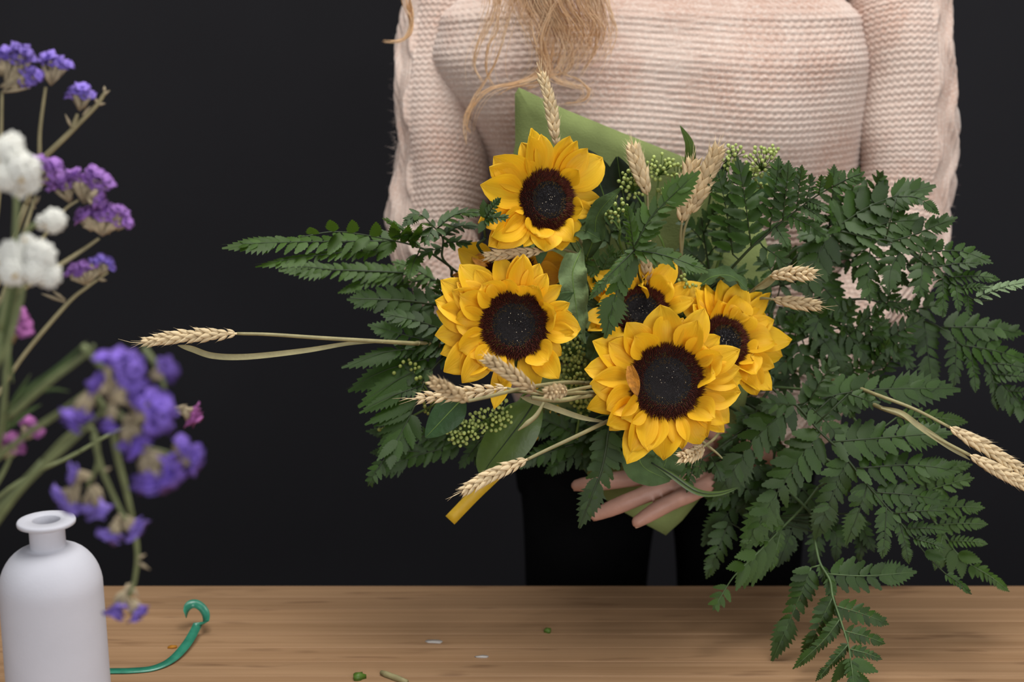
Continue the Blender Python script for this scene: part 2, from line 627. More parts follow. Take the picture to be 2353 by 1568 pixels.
# ------------------------------------------------------------------ white bottle
BY = 1.05
rim = P(106, 1194, BY)
bc = Vector((rim.x, rim.y, TZ))
hb = rim.z - TZ
s = m_px(rim, 1.0)
R = 118 * s
rr, rn, ri = 65 * s, 40 * s, 31 * s
prof = [(0.0, 0.0), (R * 0.93, 0.0), (R * 0.985, 0.004), (R * 1.0, 0.012), (R * 1.0, 0.06), (R * 0.985, hb - 172 * s)]
for a in np.linspace(0, 1, 12)[1:]:
    th = a * pi / 2
    prof.append((R * 0.985 * math.cos(th) * (1 - rn / R) + rn * a + (rn * (1 - a)) * 1.0, hb - 172 * s + 104 * s * math.sin(th)))
prof += [(rn, hb - 60 * s), (rn, hb - 22 * s), (rn * 1.02, hb - 17 * s), (rr * 0.9, hb - 13 * s), (rr, hb - 10 * s), (rr * 1.01, hb - 5 * s),
         (rr * 0.985, hb - 1 * s), (rr * 0.94, hb), (ri * 1.05, hb), (ri, hb - 3 * s), (ri * 0.95, hb - 40 * s), (ri * 0.95, hb - 70 * s),
         (R * 0.8, hb - 190 * s), (R * 0.9, 0.01), (0, 0.006)]
bottle = MB().lathe(prof, bc, 72).build('bottle', M['bottle'], origin=bc)
tag(bottle, 'matt white bottle vase with flared rim standing empty on the table', 'bottle')

# ------------------------------------------------------------------ green ribbon on the table
rb = [(150, 1552, 0), (247, 1549, 0.0), (300, 1548, 0.0), (355, 1542, 0.0), (400, 1525, 0.001), (432, 1500, 0.003), (455, 1472, 0.006), (467, 1450, 0.010),
      (462, 1441, 0.015), (448, 1437, 0.018), (436, 1441, 0.016), (430, 1448, 0.012)]
bot = [T(x, y, TZ + 0.0008) + Vector((0, 0, dz)) for x, y, dz in rb]
mids = catmull(bot, 6)
rows = []
for i, p in enumerate(mids):
    t = i / (len(mids) - 1)
    ang = 0.12 + 1.15 * max(0, (t - 0.35) / 0.65)
    tn = (mids[min(i + 1, len(mids) - 1)] - mids[max(i - 1, 0)]).normalized()
    side = Vector((-tn.y, tn.x, 0)).normalized()
    if side.y < 0:
        side = -side
    w = (side * math.cos(ang) + Vector((0, 0, 1)) * math.sin(ang)) * 0.0085
    rows.append([p, p + w * 0.5, p + w])
ribbon = MB().grid(rows).build('ribbon', M['rib_g'], origin=mids[6])
tag(ribbon, 'shiny green satin ribbon curling up at its end on the table', 'ribbon')
sm = ribbon.modifiers.new('thick', 'SOLIDIFY')
sm.thickness = 0.0004


def scrap(px, py, pts, mat, label, h=0.0015, cat='scrap', name='leaf_scrap'):
    c = T(px, py, TZ)
    mb = MB()
    n = len(pts)
    cc = c + Vector((0, 0, h * 1.5))
    top = [c + Vector((x, y, h)) for x, y in pts]
    botv = [c + Vector((x, y, 0)) for x, y in pts]
    v = top + botv + [cc]
    f = [(i, (i + 1) % n, 2 * n) for i in range(n)] + [(i, i + n, (i + 1) % n + n, (i + 1) % n) for i in range(n)]
    f.append(tuple(range(2 * n - 1, n - 1, -1)))
    mb.add(v, f)
    o = mb.build(name, mat, origin=c)
    return tag(o, label, cat)


def blob(r, n=9, seed=0, ax=1.0):
    rg = random.Random(seed)
    return [(r * ax * math.cos(2 * pi * i / n) * rg.uniform(.6, 1.1), r * math.sin(2 * pi * i / n) * rg.uniform(.6, 1.1)) for i in range(n)]


scrap(1259, 1453, blob(0.0042, 9, 1), M['scrap'], 'bright green leaf crumb lying alone far back on the table', 0.003)
scrap(825, 1560, blob(0.0062, 11, 2), M['scrap'], 'dark green leaf crumb lying on the table beside the cut stem', 0.004)
scrap(397, 1489, blob(0.0036, 8, 3, 1.6), M['orange'], 'tiny orange petal crumb lying on the table by the ribbon')
scrap(1000, 1476, blob(0.0050, 8, 4, 2.0), M['clear'], 'pale translucent flake lying flat on the table', 0.0008)
scrap(1108, 1511, blob(0.0030, 8, 5, 2.2), M['clear'], 'small whitish husk fragment lying on the table', 0.001)
a, b = T(876, 1546, TZ + 0.002), T(936, 1568, TZ + 0.002)
tag(MB().tube(resample([a, b], 6), [0.0022, 0.003, 0.0028, 0.003, 0.0026, 0.002], 8).build('stem_piece', M['straw'], origin=(a + b) / 2),
    'short cut piece of greenish stem lying on the table', 'stem')

# ================================================================== PERSON
BX = P(1535, 500, 1.61).x
person = thing('person', (BX, 1.62, 0), 'person in a pink knitted sweater and black trousers holding the bouquet', 'person')


def torso_ring(z):
    """half width, half depth, centre y, centre z-tilt of the sweater body at height z"""
    tab = [(0.885, 0.170, 0.125, 1.622), (0.93, 0.186, 0.138, 1.620), (1.0, 0.198, 0.142, 1.618), (1.1, 0.206, 0.142, 1.618), (1.2, 0.210, 0.140, 1.620), (1.28, 0.208, 0.130, 1.626),
           (1.33, 0.198, 0.118, 1.632), (1.365, 0.165, 0.100, 1.638), (1.39, 0.115, 0.082, 1.642), (1.405, 0.085, 0.072, 1.645)]
    for q, r in zip(tab, tab[1:]):
        if z <= r[0]:
            t = max(0, (z - q[0]) / (r[0] - q[0]))
            t = t * t * (3 - 2 * t) * 0.4 + t * 0.6
            return [q[i] + (r[i] - q[i]) * t for i in (1, 2, 3)]
    return tab[-1][1:]


ROW, STI = 0.0066, 0.0070


def knit_h(u, v):
    """garter-stitch height from distances u (along a row) and v (across rows)"""
    ph = 2 * pi * v / ROW + 1.05 * np.sin(2 * pi * u / STI)
    h = 0.5 + 0.5 * np.sin(ph)
    return np.power(h, 0.75) * (0.85 + 0.15 * np.sin(2 * pi * u / STI + np.floor(v / ROW) * pi))


def np_mesh(name, V, nr, nc, mat, parent, wrap=True, uv=None):
    """grid mesh (nr rows x nc columns, columns closed)"""
    org = wloc(parent)
    me = bpy.data.meshes.new(name)
    V = V - np.array(org)
    i = np.arange(nr - 1)[:, None] * nc
    k = np.arange(nc if wrap else nc - 1)[None, :]
    k2 = (k + 1) % nc
    F = np.stack([i + k, i + k2, i + nc + k2, i + nc + k], axis=-1).reshape(-1, 4)
    me.vertices.add(len(V))
    me.vertices.foreach_set('co', V.astype(np.float32).ravel())
    me.loops.add(F.size)
    me.loops.foreach_set('vertex_index', F.astype(np.int32).ravel())
    me.polygons.add(len(F))
    me.polygons.foreach_set('loop_start', np.arange(0, F.size, 4, dtype=np.int32))
    me.update(calc_edges=True)
    me.validate()
    me.shade_smooth()
    me.materials.append(mat)
    return link(name, me, parent, org)


def build_torso():
    z0, z1 = 0.885, 1.405
    nr = int((z1 - z0) / ROW * 5)
    nc = 620
    th = np.linspace(-pi / 2, 1.5 * pi, nc, endpoint=False)
    # crowd samples on the front (theta = -90 deg is the front)
    th = th - 0.35 * np.sin(th + pi / 2)
    V = np.zeros((nr, nc, 3))
    for r in range(nr):
        z = z0 + (z1 - z0) * r / (nr - 1)
        a, b, cy = torso_ring(z)
        ct, st = np.cos(th), np.sin(th)
        top = min(1.0, max(0.0, (z - 1.17) / 0.13))
        top = top * top * (3 - 2 * top)
        e = 0.80 - 0.27 * top
        ax_ = np.where(ct < 0, a + 0.062 * top, a + 0.004 * top)
        x = ax_ * np.sign(ct) * np.abs(ct) ** e
        y = b * np.sign(st) * np.abs(st) ** e
        # bust fullness, soft folds towards the armpits and pull lines
        front = np.clip(-st, 0, 1)
        bust = 0.011 * math.exp(-((z - 1.23) / 0.075) ** 2) * front * (np.exp(-((x - 0.075) / 0.06) ** 2) + np.exp(-((x + 0.075) / 0.06) ** 2))
        fold = 0.006 * np.sin(x * 42 + z * 9) * front * np.exp(-((np.abs(x) - 0.15) / 0.05) ** 2) + 0.0025 * np.sin(z * 30 + x * 20) * front
        arc = np.arctan2(y / b, x / a) * (a + b) / 2 * 1.08
        k = knit_h(arc, z + 0.006 * np.sin(x * 14))
        d = 0.0021 * k + fold + bust
        nx, ny = ct / a, st / b
        ln = np.sqrt(nx * nx + ny * ny) + 1e-9
        V[r, :, 0] = BX + x + nx / ln * d
        V[r, :, 1] = cy + y + ny / ln * d
        V[r, :, 2] = z - 0.012 * front * max(0, (z - 1.36) / 0.045) + 0.0012 * np.sin(arc * 2 * pi / STI) * 0.4
    return np_mesh('sweater', V.reshape(-1, 3), nr, nc, M['knit'], person)


sweater = build_torso()


def build_sleeve(path, radii, ref, cable_ang, seed):
    pts = catmull(path, 10)
    L = sum((q - p).length for p, q in zip(pts, pts[1:]))
    nr = int(L / ROW * 5)
    pts = resample(pts, nr)
    nc = 260
    th = np.linspace(0, 2 * pi, nc, endpoint=False)
    V = np.zeros((nr, nc, 3))
    a = Vector(ref)
    rg = random.Random(seed)
    wr = [(rg.uniform(20, 60), rg.uniform(0, 6), rg.choice([1, 2, 2, 3])) for _ in range(4)]
    v = 0.0
    for i, p in enumerate(pts):
        t2 = (pts[min(i + 1, nr - 1)] - pts[max(i - 1, 0)]).normalized()
        a = (a - t2 * a.dot(t2)).normalized()
        b = t2.cross(a)
        if i:
            v += (p - pts[i - 1]).length
        s_ = i / (nr - 1) * (len(radii) - 1)
        k = min(int(s_), len(radii) - 2)
        rad = radii[k] + (radii[k + 1] - radii[k]) * (s_ - k)
        u = th * rad
        kn = knit_h(u, np.full_like(u, v))
        dd = np.abs((th - cable_ang + pi) % (2 * pi) - pi) * rad
        inc = np.clip((0.030 - dd) / 0.006, 0, 1)
        sg = ((th - cable_ang + pi) % (2 * pi) - pi) * rad
        rope = np.maximum(np.cos(2 * pi * (sg / 0.030) + 1.3 * math.sin(2 * pi * v / 0.075)), 0) * 0.0055 + 0.0012 * np.sin(2 * pi * sg / 0.005)
        d = 0.0021 * kn * (1 - inc) + rope * inc
        w = 0
        for fr, ph, m in wr:
            w = w + np.sin(fr * v + ph + m * th)
        bend = math.exp(-((i / (nr - 1) - 0.52) / 0.16) ** 2)
        d = d + w * (0.0011 + 0.0022 * bend)
        rr_ = rad + d
        ca, sa = np.cos(th) * rr_, np.sin(th) * rr_
        V[i, :, 0] = p.x + a.x * ca + b.x * sa
        V[i, :, 1] = p.y + a.y * ca + b.y * sa
        V[i, :, 2] = p.z + a.z * ca + b.z * sa
    return np_mesh('sleeve', V.reshape(-1, 3), nr, nc, M['knit'], sweater)


WL[sweater.name] = wloc(person)
armL = [P(1105, -130, 1.645), P(1044, -20, 1.635), P(1016, 220, 1.595), P(1010, 440, 1.562), P(1022, 590, 1.535), P(1090, 700, 1.49), P(1210, 820, 1.455), P(1300, 900, 1.44)]
armR = [P(2000, -130, 1.62), P(2062, -20, 1.605), P(2076, 200, 1.575), P(2078, 420, 1.555), P(2055, 590, 1.53), P(1975, 740, 1.47), P(1850, 930, 1.40), P(1765, 1040, 1.36)]
rad_s = [0.050, 0.051, 0.0475, 0.0475, 0.050, 0.045, 0.040, 0.033, 0.029]
build_sleeve(armL, rad_s, (-1, 0, 0), -0.25, 1)
build_sleeve(armR, [r * 1.04 for r in rad_s], (1, 0, 0), 0.60, 2)

# fine mohair fuzz standing off the sleeves and shoulders
rg = random.Random(7)
fz = MB()
for arm in (armL, armR):
    pts = resample(catmull(arm, 10), 60)
    for _ in range(2600):
        i = rg.randrange(2, 34)
        p = pts[i]
        tn = (pts[i + 1] - pts[i - 1]).normalized()
        o = tn.orthogonal().normalized()
        o.rotate(Matrix.Rotation(rg.uniform(0, 2 * pi), 3, tn))
        q = p + o * (0.0495)
        e = q + o * rg.uniform(0.002, 0.006) + Vector([rg.gauss(0, 0.003) for _ in range(3)])
        w = tn * 0.00012
        fz.add([q - w, q + w, e], [(0, 1, 2)])
fz.build('sweater_fuzz', M['fuzz'], sweater, kind='stuff')

# ------------------------------------------------------------------ body (one continuous skin mesh)
body = MB()
hd = Vector((BX + 0.0, 1.60, 1.545))
body.tube([Vector((BX, 1.63, 0.86)), Vector((BX, 1.63, 1.0)), Vector((BX, 1.63, 1.2)), Vector((BX, 1.635, 1.33)), Vector((BX, 1.64, 1.375))],
          [0.085, 0.085, 0.10, 0.095, 0.055], 16)
body.tube([Vector((BX, 1.64, 1.34)), Vector((BX, 1.635, 1.42)), Vector((BX, 1.62, 1.48))], [0.058, 0.052, 0.052], 16)
body.ellipsoid(hd + Vector((0, 0.015, 0.03)), (0.074, 0.092, 0.095), nu=20, nv=14)
body.ellipsoid(hd + Vector((0, -0.018, -0.035)), (0.058, 0.070, 0.080), nu=18, nv=12)
body.ellipsoid(hd + Vector((0, -0.090, -0.012)), (0.013, 0.018, 0.026))
body.ellipsoid(hd + Vector((0, -0.082, 0.045)), (0.050, 0.018, 0.014))
body.ellipsoid(hd + Vector((0, -0.072, -0.095)), (0.024, 0.020, 0.016))
for sx in (-1, 1):
    body.ellipsoid(hd + Vector((sx * 0.074, 0.012, -0.005)), (0.010, 0.020, 0.030))
    body.ellipsoid(hd + Vector((sx * 0.036, -0.066, -0.020)), (0.024, 0.018, 0.022))
for arm in (armL, armR):
    body.tube([Vector((BX, 1.635, 1.335)), arm[0].lerp(Vector((BX, 1.635, 1.335)), 0.3)], [0.05, 0.04], 12)
    body.capsule(resample(catmull(arm, 6), 24), [0.036, 0.036, 0.034, 0.034, 0.033, 0.032, 0.029, 0.024, 0.0225], 12)
for sx in (-0.09, 0.09):
    body.tube([Vector((BX + sx, 1.63, 0.90)), Vector((BX + sx * 1.02, 1.63, 0.5)), Vector((BX + sx * 1.05, 1.635, 0.07))], [0.075, 0.05, 0.034], 14)


def hand(wr, palm_c, fingers, thumb, rads):
    """palm, four fingers and a thumb, all into the body mesh"""
    kn = [f[-1] for f in fingers]
    for k in kn:
        body.capsule([k, palm_c.lerp(k, 0.45), palm_c.lerp(wr, 0.55), wr], [0.0105, 0.0135, 0.0150, 0.0185], 10)
    for f, r in zip(fingers, rads):
        pts = catmull(list(reversed(f)), 4)
        body.capsule(pts, [r * 1.12, r * 1.03, r * 1.08, r * 0.98, r * 1.0, r * 0.93, r * 0.74], 12)
    body.capsule(catmull(list(reversed(thumb)), 4), [0.0145, 0.0118, 0.0112, 0.0100, 0.0080], 12)


fingR = [
    [P(1352, 1052, 1.330), P(1425, 1040, 1.328), P(1505, 1030, 1.33), P(1602, 1028, 1.335)],
    [P(1326, 1116, 1.302), P(1400, 1106, 1.300), P(1490, 1092, 1.300), P(1612, 1056, 1.318)],
    [P(1368, 1184, 1.277), P(1432, 1158, 1.276), P(1505, 1128, 1.282), P(1625, 1082, 1.304)],
    [P(1464, 1200, 1.256), P(1520, 1166, 1.262), P(1580, 1137, 1.272), P(1660, 1100, 1.290)]]
wrR = P(1768, 1036, 1.362)
palmR = P(1672, 1062, 1.322)
hand(wrR, palmR, fingR, [P(1560, 950, 1.305), P(1610, 965, 1.305), P(1660, 1000, 1.315), P(1715, 1040, 1.338)], [0.0082, 0.0088, 0.0086, 0.0084])
wrL = P(1300, 900, 1.445)
fingL = [[P(1480 + 12 * k, 860 + 34 * k, 1.436), P(1455 + 8 * k, 858 + 34 * k, 1.442), P(1425 + 6 * k, 862 + 32 * k, 1.446), P(1385 + 4 * k, 868 + 30 * k, 1.446)] for k in range(4)]
hand(wrL, P(1345, 905, 1.437), fingL, [P(1440, 828, 1.434), P(1405, 835, 1.438), P(1375, 852, 1.442), P(1330, 885, 1.442)], [0.0080, 0.0086, 0.0084, 0.0074])
bo = body.build('body', M['skin'], person)
rm = bo.modifiers.new('join', 'REMESH')
rm.mode = 'VOXEL'
rm.voxel_size = 0.0028
rm.use_smooth_shade = True
sm = bo.modifiers.new('smooth', 'SMOOTH')
sm.factor = 0.5
sm.iterations = 4
# nails under the finger tips of the hand that carries the bouquet
for f in fingR[1:]:
    tip, nxt = f[0], f[1]
    ax = (tip - nxt).normalized()
    dn = Vector((0.05, 0.10, -1.0))
    dn = (dn - ax * dn.dot(ax)).normalized()
    sd = ax.cross(dn)
    rows = []
    for i in range(6):
        t = i / 5
        c = tip + ax * (-0.0062 + 0.0102 * t)
        rows.append([c + dn * (0.0066 * math.cos(q * 0.95) - 0.0012 * t) + sd * (0.0058 * math.sin(q * 0.95) * (1 - 0.55 * t ** 3)) for q in np.linspace(-1, 1, 7)])
    n_ = MB().grid(rows).build('fingernail', M['nail'], bo, origin=tip)
    WL[n_.name] = tip
    so = n_.modifiers.new('thick', 'SOLIDIFY')
    so.thickness = 0.0006
for sx in (-1, 1):
    MB().ellipsoid(hd + Vector((sx * 0.031, -0.077, 0.018)), (0.011, 0.010, 0.009)).build('eye', M['eye'], bo)
MB().ellipsoid(hd + Vector((0, -0.087, -0.058)), (0.022, 0.007, 0.008)).build('lips', M['lip'], bo)

# ------------------------------------------------------------------ trousers, shoes
tr = MB()
legs = [(P(1350, 1347, 1.62).x, -1), (P(1700, 1347, 1.62).x, 1)]
hipc = (legs[0][0] + legs[1][0]) / 2
for z_, hw, hdp in ():
    pass
rows_h = [(0.775, 0.178, 0.105), (0.82, 0.184, 0.112), (0.87, 0.183, 0.112), (0.92, 0.172, 0.108), (0.96, 0.160, 0.102)]
v, f = [], []
seg = 40
for z_, a_, b_ in rows_h:
    for k in range(seg):
        an = 2 * pi * k / seg
        v.append(Vector((hipc + a_ * math.cos(an), 1.64 + b_ * math.sin(an), z_)))
for i in range(len(rows_h) - 1):
    for k in range(seg):
        k2 = (k + 1) % seg
        f.append((i * seg + k, i * seg + k2, (i + 1) * seg + k2, (i + 1) * seg + k))
f.append(tuple(range(seg - 1, -1, -1)))
tr.add(v, f)
for lx, sx in legs:
    tr.tube(catmull([Vector((hipc + sx * 0.088, 1.64, 0.84)), Vector((hipc + sx * 0.089, 1.64, 0.775)), Vector((lx, 1.64, 0.68)), Vector((lx + sx * 0.004, 1.64, 0.4)), Vector((lx + sx * 0.006, 1.645, 0.04))], 5),
            [0.088, 0.088, 0.080, 0.072, 0.060, 0.052], 24)
tr.build('trousers', M['trousers'], person)
for lx, sx in legs:
    MB().ellipsoid((lx + sx * 0.008, 1.60, 0.034), (0.043, 0.125, 0.034), nu=20, nv=12).ellipsoid((lx + sx * 0.006, 1.65, 0.055), (0.040, 0.055, 0.045)).build('shoe', M['shoe'], person)

# ------------------------------------------------------------------ hair
rg = random.Random(11)
hair = MB()
crown = hd + Vector((0, 0.03, 0.11))
for i in range(230):           # hair on the head, falling behind the shoulders
    an = rg.uniform(-0.55 * pi, 1.55 * pi)
    d = Vector((math.cos(an), math.sin(an), 0))
    if d.y < -0.75:
        continue
    q1 = hd + Vector((d.x * 0.083, 0.02 + d.y * 0.100, 0.085))
    q2 = hd + Vector((d.x * 0.095, 0.025 + d.y * 0.112, 0.0))
    q3 = hd + Vector((d.x * 0.105 + rg.gauss(0, .01), 0.035 + max(d.y, 0.1) * 0.12, -0.11))
    q4 = hd + Vector((d.x * 0.110 + rg.gauss(0, .02), 0.07 + max(d.y, 0.25) * 0.11, -0.26 - rg.uniform(0, .06)))
    hair.tube(catmull([crown + d * 0.01, q1, q2, q3, q4], 5), [0.004, 0.0055, 0.005, 0.004, 0.001], 5)


def lock(px0, px1, y0, Y0, n, len_lo, len_hi, wav, rad, seed, drift=0, spread=0.2):
    rg = random.Random(seed)
    for _ in range(n):
        t = rg.random()
        x = px0 + (px1 - px0) * t
        ye = rg.uniform(len_lo, len_hi)
        ph, fr = rg.uniform(0, 6), rg.uniform(1.5, 3.2)
        am = wav * rg.uniform(.4, 1.4)
        sp = rg.gauss(0, spread)
        pts = []
        for k in range(14):
            s_ = k / 13
            y = y0 + (ye - y0) * s_
            xx = x + drift * s_ + sp * 60 * s_ * s_ + am * math.sin(ph + fr * 2.2 * s_) * (0.25 + s_)
            pts.append(P(xx, y, Y0 - 0.012 * math.sin(ph + fr * 2 * s_) - 0.018 * t * s_ + 0.01 * rg.random()))
        hair.tube(pts, [rad, rad * 1.0, rad * 0.9, rad * 0.7, rad * 0.25], 4)


# locks falling from the shoulder over the chest: wavy clumps of fine strands
def clump(pts, Y, n, spread, rad, seed):
    rg = random.Random(seed)
    base = catmull([P(x, y, Y) for x, y in pts], 7)
    base = resample(base, 26)
    for _ in range(n):
        ox, oy = rg.gauss(0, spread), rg.gauss(0, 0.006)
        ph, am, cut = rg.uniform(0, 6), rg.uniform(0.2, 1.2), rg.randrange(17, 27)
        out = []
        for k, p in enumerate(base[:cut]):
            s_ = k / 25
            w = ox * (1.0 - 0.55 * s_) + am * 0.004 * math.sin(ph + 7 * s_) * (0.3 + s_) + ox * 0.9 * s_ ** 4
            out.append(p + Vector((w, oy * (1 - .5 * s_), 0.002 * math.sin(ph + 5 * s_))))
        hair.tube(out, [rad, rad, rad * 0.85, rad * 0.3], 4)


for k, (pts, n, sp) in enumerate([
    ([(1215, -330), (1200, -120), (1215, 0), (1250, 70), (1265, 130), (1250, 175)], 70, 0.010),
    ([(1250, -330), (1255, -120), (1240, -10), (1280, 60), (1300, 120), (1275, 165), (1250, 180)], 80, 0.011),
    ([(1290, -330), (1285, -120), (1300, 0), (1335, 60), (1330, 120), (1295, 150)], 80, 0.011),
    ([(1325, -330), (1330, -120), (1350, -10), (1365, 60), (1345, 110), (1310, 140)], 70, 0.009),
    ([(1350, -330), (1360, -120), (1375, 0), (1388, 70), (1370, 120), (1340, 160)], 45, 0.007),
    ([(1190, -330), (1185, -120), (1195, -10), (1180, 50), (1200, 100)], 40, 0.008),
    ([(1165, -300), (1160, -100), (1165, 0), (1140, 70), (1120, 120), (1115, 180), (1140, 220)], 18, 0.007),
    ([(1140, -300), (1125, -100), (1130, 0), (1105, 80), (1090, 140), (1105, 200)], 14, 0.006),
    ([(1270, -200), (1300, -40), (1265, 40), (1245, 110), (1262, 170), (1300, 190), (1350, 205), (1340, 238), (1295, 245)], 16, 0.004),
    ([(1260, -200), (1240, -20), (1275, 70), (1290, 130), (1270, 180), (1300, 200), (1330, 190)], 16, 0.005),
    ([(1235, -200), (1260, 0), (1240, 90), (1255, 160), (1200, 190), (1130, 205), (1090, 240), (1072, 290), (1076, 330)], 12, 0.004),
]):
    clump(pts, 1.458 - 0.002 * (k % 3), int(n * (1.9 if k < 6 else 1.2)), sp * (1.25 if k < 6 else 1), 0.00042, 40 + k)
loose = [
    [(1120, -60), (1135, 20), (1100, 100), (1090, 150), (1110, 190)],
    [(1150, -60), (1140, 60), (1120, 110), (1118, 160), (1135, 200)],
    [(1255, 100), (1240, 160), (1190, 190), (1130, 205), (1095, 235), (1072, 275), (1078, 305)],
    [(1290, 90), (1285, 160), (1330, 185), (1352, 210), (1340, 232), (1300, 240)],
    [(1275, 80), (1265, 140), (1255, 175), (1225, 190), (1180, 200), (1140, 220)],
    [(1300, 60), (1320, 130), (1300, 165), (1260, 175), (1240, 160)],
    [(1180, -20), (1150, 110), (1120, 180), (1085, 230), (1070, 290), (1073, 330)],
    [(1350, -40), (1372, 60), (1362, 120), (1335, 170)],
    [(1215, 20), (1230, 100), (1265, 150), (1255, 190), (1210, 205)],
    [(928, -80), (935, -10), (946, 45), (938, 80), (915, 94), (880, 96)],
    [(940, -80), (942, -10), (950, 40), (944, 76), (925, 90), (900, 93)],
    [(922, -80), (930, 0), (944, 50), (935, 84), (908, 97)],
]
for k, l in enumerate(loose):
    for j in range(4):
        rg = random.Random(k * 7 + j)
        Yh = 1.52 if l[0][0] < 1000 else 1.463
        pts = catmull([P(x + rg.gauss(0, 3), y + rg.gauss(0, 2), Yh + rg.gauss(0, .004)) for x, y in l], 6)
        hair.tube(pts, [0.0005, 0.0007, 0.0006, 0.0002], 4)
hair.build('hair', M['hair'], person)
#NEXT
# ================================================================== BOUQUET
BIND = P(1560, 900, 1.405)          # where the stems are gathered in the hands
VIEW = Vector((0, -1, 0))
UP = Vector((0, 0, 1))


def stem_to_bind(p, d, k=0.10, j=0):
    """points of a stem leaving p along -d and running to the gathered stems"""
    rg = random.Random(j)
    e = BIND + Vector((rg.uniform(-.012, .012), rg.uniform(-.008, .008), rg.uniform(-.02, .02)))
    L = (e - p).length
    return catmull([p, p - d * min(k, L * 0.35), p.lerp(e, 0.62) - d * 0.02, e], 6)


# ------------------------------------------------------------------ green wrapping sheet
rimp = [(1183, 203, 1.415), (1300, 252, 1.409), (1430, 305, 1.402), (1600, 372, 1.392), (1735, 480, 1.375), (1775, 600, 1.36), (1740, 800, 1.345), (1700, 990, 1.34),
        (1630, 1120, 1.345), (1568, 1196, 1.350), (1530, 1230, 1.352), (1485, 1206, 1.350), (1400, 1158, 1.345), (1290, 1010, 1.335), (1180, 850, 1.345), (1140, 650, 1.38),
        (1160, 450, 1.408), (1184, 330, 1.413)]
cw = P(1545, 860, 1.425)
rows = []
NR = 10
rimp = rimp[:1] and [(1192, 201, 1.413), (1206, 207, 1.413)] + rimp[1:] + [(1183, 216, 1.413)]
rimp = rimp[15:] + rimp[:15]
loop = [P(*q) for q in rimp]
lp = []
sharp = {0, 10}
n = len(loop)
for i in range(n):
    a_, b_ = loop[i], loop[(i + 1) % n]
    for k in range(4):
        lp.append(a_.lerp(b_, k / 4))
lp.append(lp[0])
for r in range(NR + 1):
    t = r / NR
    row = []
    for i, p in enumerate(lp):
        q = p.lerp(cw, t * 0.93)
        q.y = p.y + (cw.y - p.y) * t * t + 0.05 * t * t * (1 - t)
        r_ = q - CAM
        k_ = FPX / r_.dot(FWD)
        qx, qy = W / 2 + r_.x * k_, H / 2 - r_.dot(UPV) * k_
        fl_ = min(1, max(0, (720 - qy) / 260))
        fl_ = fl_ * fl_ * (3 - 2 * fl_)
        q = P(qx, qy, q.y + (1.413 - 0.00002 * (qx - 1183) - q.y) * fl_)
        row.append(q)
    rows.append(row)
wrap = MB().grid(rows).build('wrapping_sheet', M['wrap'], origin=cw)
tag(wrap, 'moss green felt wrapping sheet behind the bouquet with pointed corners', 'wrapping')
so = wrap.modifiers.new('thick', 'SOLIDIFY')
so.thickness = 0.0012

# ------------------------------------------------------------------ ferns
def leaflet_mesh(name, mat, n=5, wid=0.42, peak=0.40, tooth=0.16, fold=0.18, droop=0.10, seed=0, blunt=0.6, bw=0.28):
    """unit-length serrated leaflet along +X, normal +Z, with a folded midvein"""
    rg = random.Random(seed)

    def wf(x):
        if x < peak:
            return wid * 0.5 * (bw + (1 - bw) * math.sin(x / peak * pi / 2))
        return wid * 0.5 * max(0, math.cos((x - peak) / (1 - peak) * pi / 2)) ** blunt

    v = [Vector((0, 0, 0))]
    f = []
    mid = [0]
    for i in range(1, n + 1):
        x = i / n
        v.append(Vector((x, 0, -droop * x * x)))
        mid.append(len(v) - 1)
    for sgn in (1, -1):
        prev = 0
        for i in range(n):
            xa, xb = (i + 0.72) / n, (i + 1) / n
            wa = wf(xa - 0.10 / n) * rg.uniform(0.92, 1.08) + 0.004
            wb = wf(xb) * (1 - tooth)
            zc = lambda x, w: -droop * x * x + fold * w * (0.6) - 0.9 * w * w
            v.append(Vector((xa + 0.02, sgn * wa, zc(xa, wa))))
            ia = len(v) - 1
            if i < n - 1:
                v.append(Vector((xb - 0.02, sgn * wb, zc(xb, wb))))
                ib = len(v) - 1
                poly = (mid[i], prev, ia, ib, mid[i + 1]) if i else (mid[0], ia, ib, mid[1])
            else:
                poly = (mid[i], prev, ia, mid[i + 1])
                ib = mid[i + 1]
            f.append(poly if sgn < 0 else tuple(reversed(poly)))
            prev = ib
    mb = MB()
    mb.add(v, f)
    return mb.mesh(name, mat, smooth=True)


LM = {}
for key in ('fern', 'fern_light', 'fern_pale'):
    LM[key] = [leaflet_mesh('leaflet', M[key], 5, 0.47, 0.36, 0.12, 0.20, 0.10, 1, 0.72, 0.62),
               leaflet_mesh('leaflet', M[key], 5, 0.44, 0.34, 0.16, -0.15, 0.16, 2, 0.75, 0.62),
               leaflet_mesh('leaflet', M[key], 6, 0.50, 0.38, 0.13, 0.10, -0.06, 3, 0.68, 0.62),
               leaflet_mesh('leaflet', M[key], 6, 0.44, 0.34, 0.18, 0.25, 0.20, 4, 0.75, 0.62)]
    LM[key + '_tip'] = [leaflet_mesh('leaf_tip', M[key], 10, 0.52, 0.24, 0.30, 0.12, 0.10, 5, 0.95),
                        leaflet_mesh('leaf_tip', M[key], 9, 0.48, 0.22, 0.32, -0.10, 0.06, 6, 0.95)]
    LM[key + '_one'] = [leaflet_mesh('leaf_blade', M[key], 9, 0.50, 0.34, 0.22, 0.14, 0.12, 7, 0.9),
                        leaflet_mesh('leaf_blade', M[key], 9, 0.50, 0.34, 0.22, -0.12, 0.16, 8, 0.9)]
N_LEAF = [0]


def basis(x, z):
    x = x.normalized()
    z = (z - x * z.dot(x)).normalized()
    y = z.cross(x)
    return Matrix((x, y, z)).transposed()


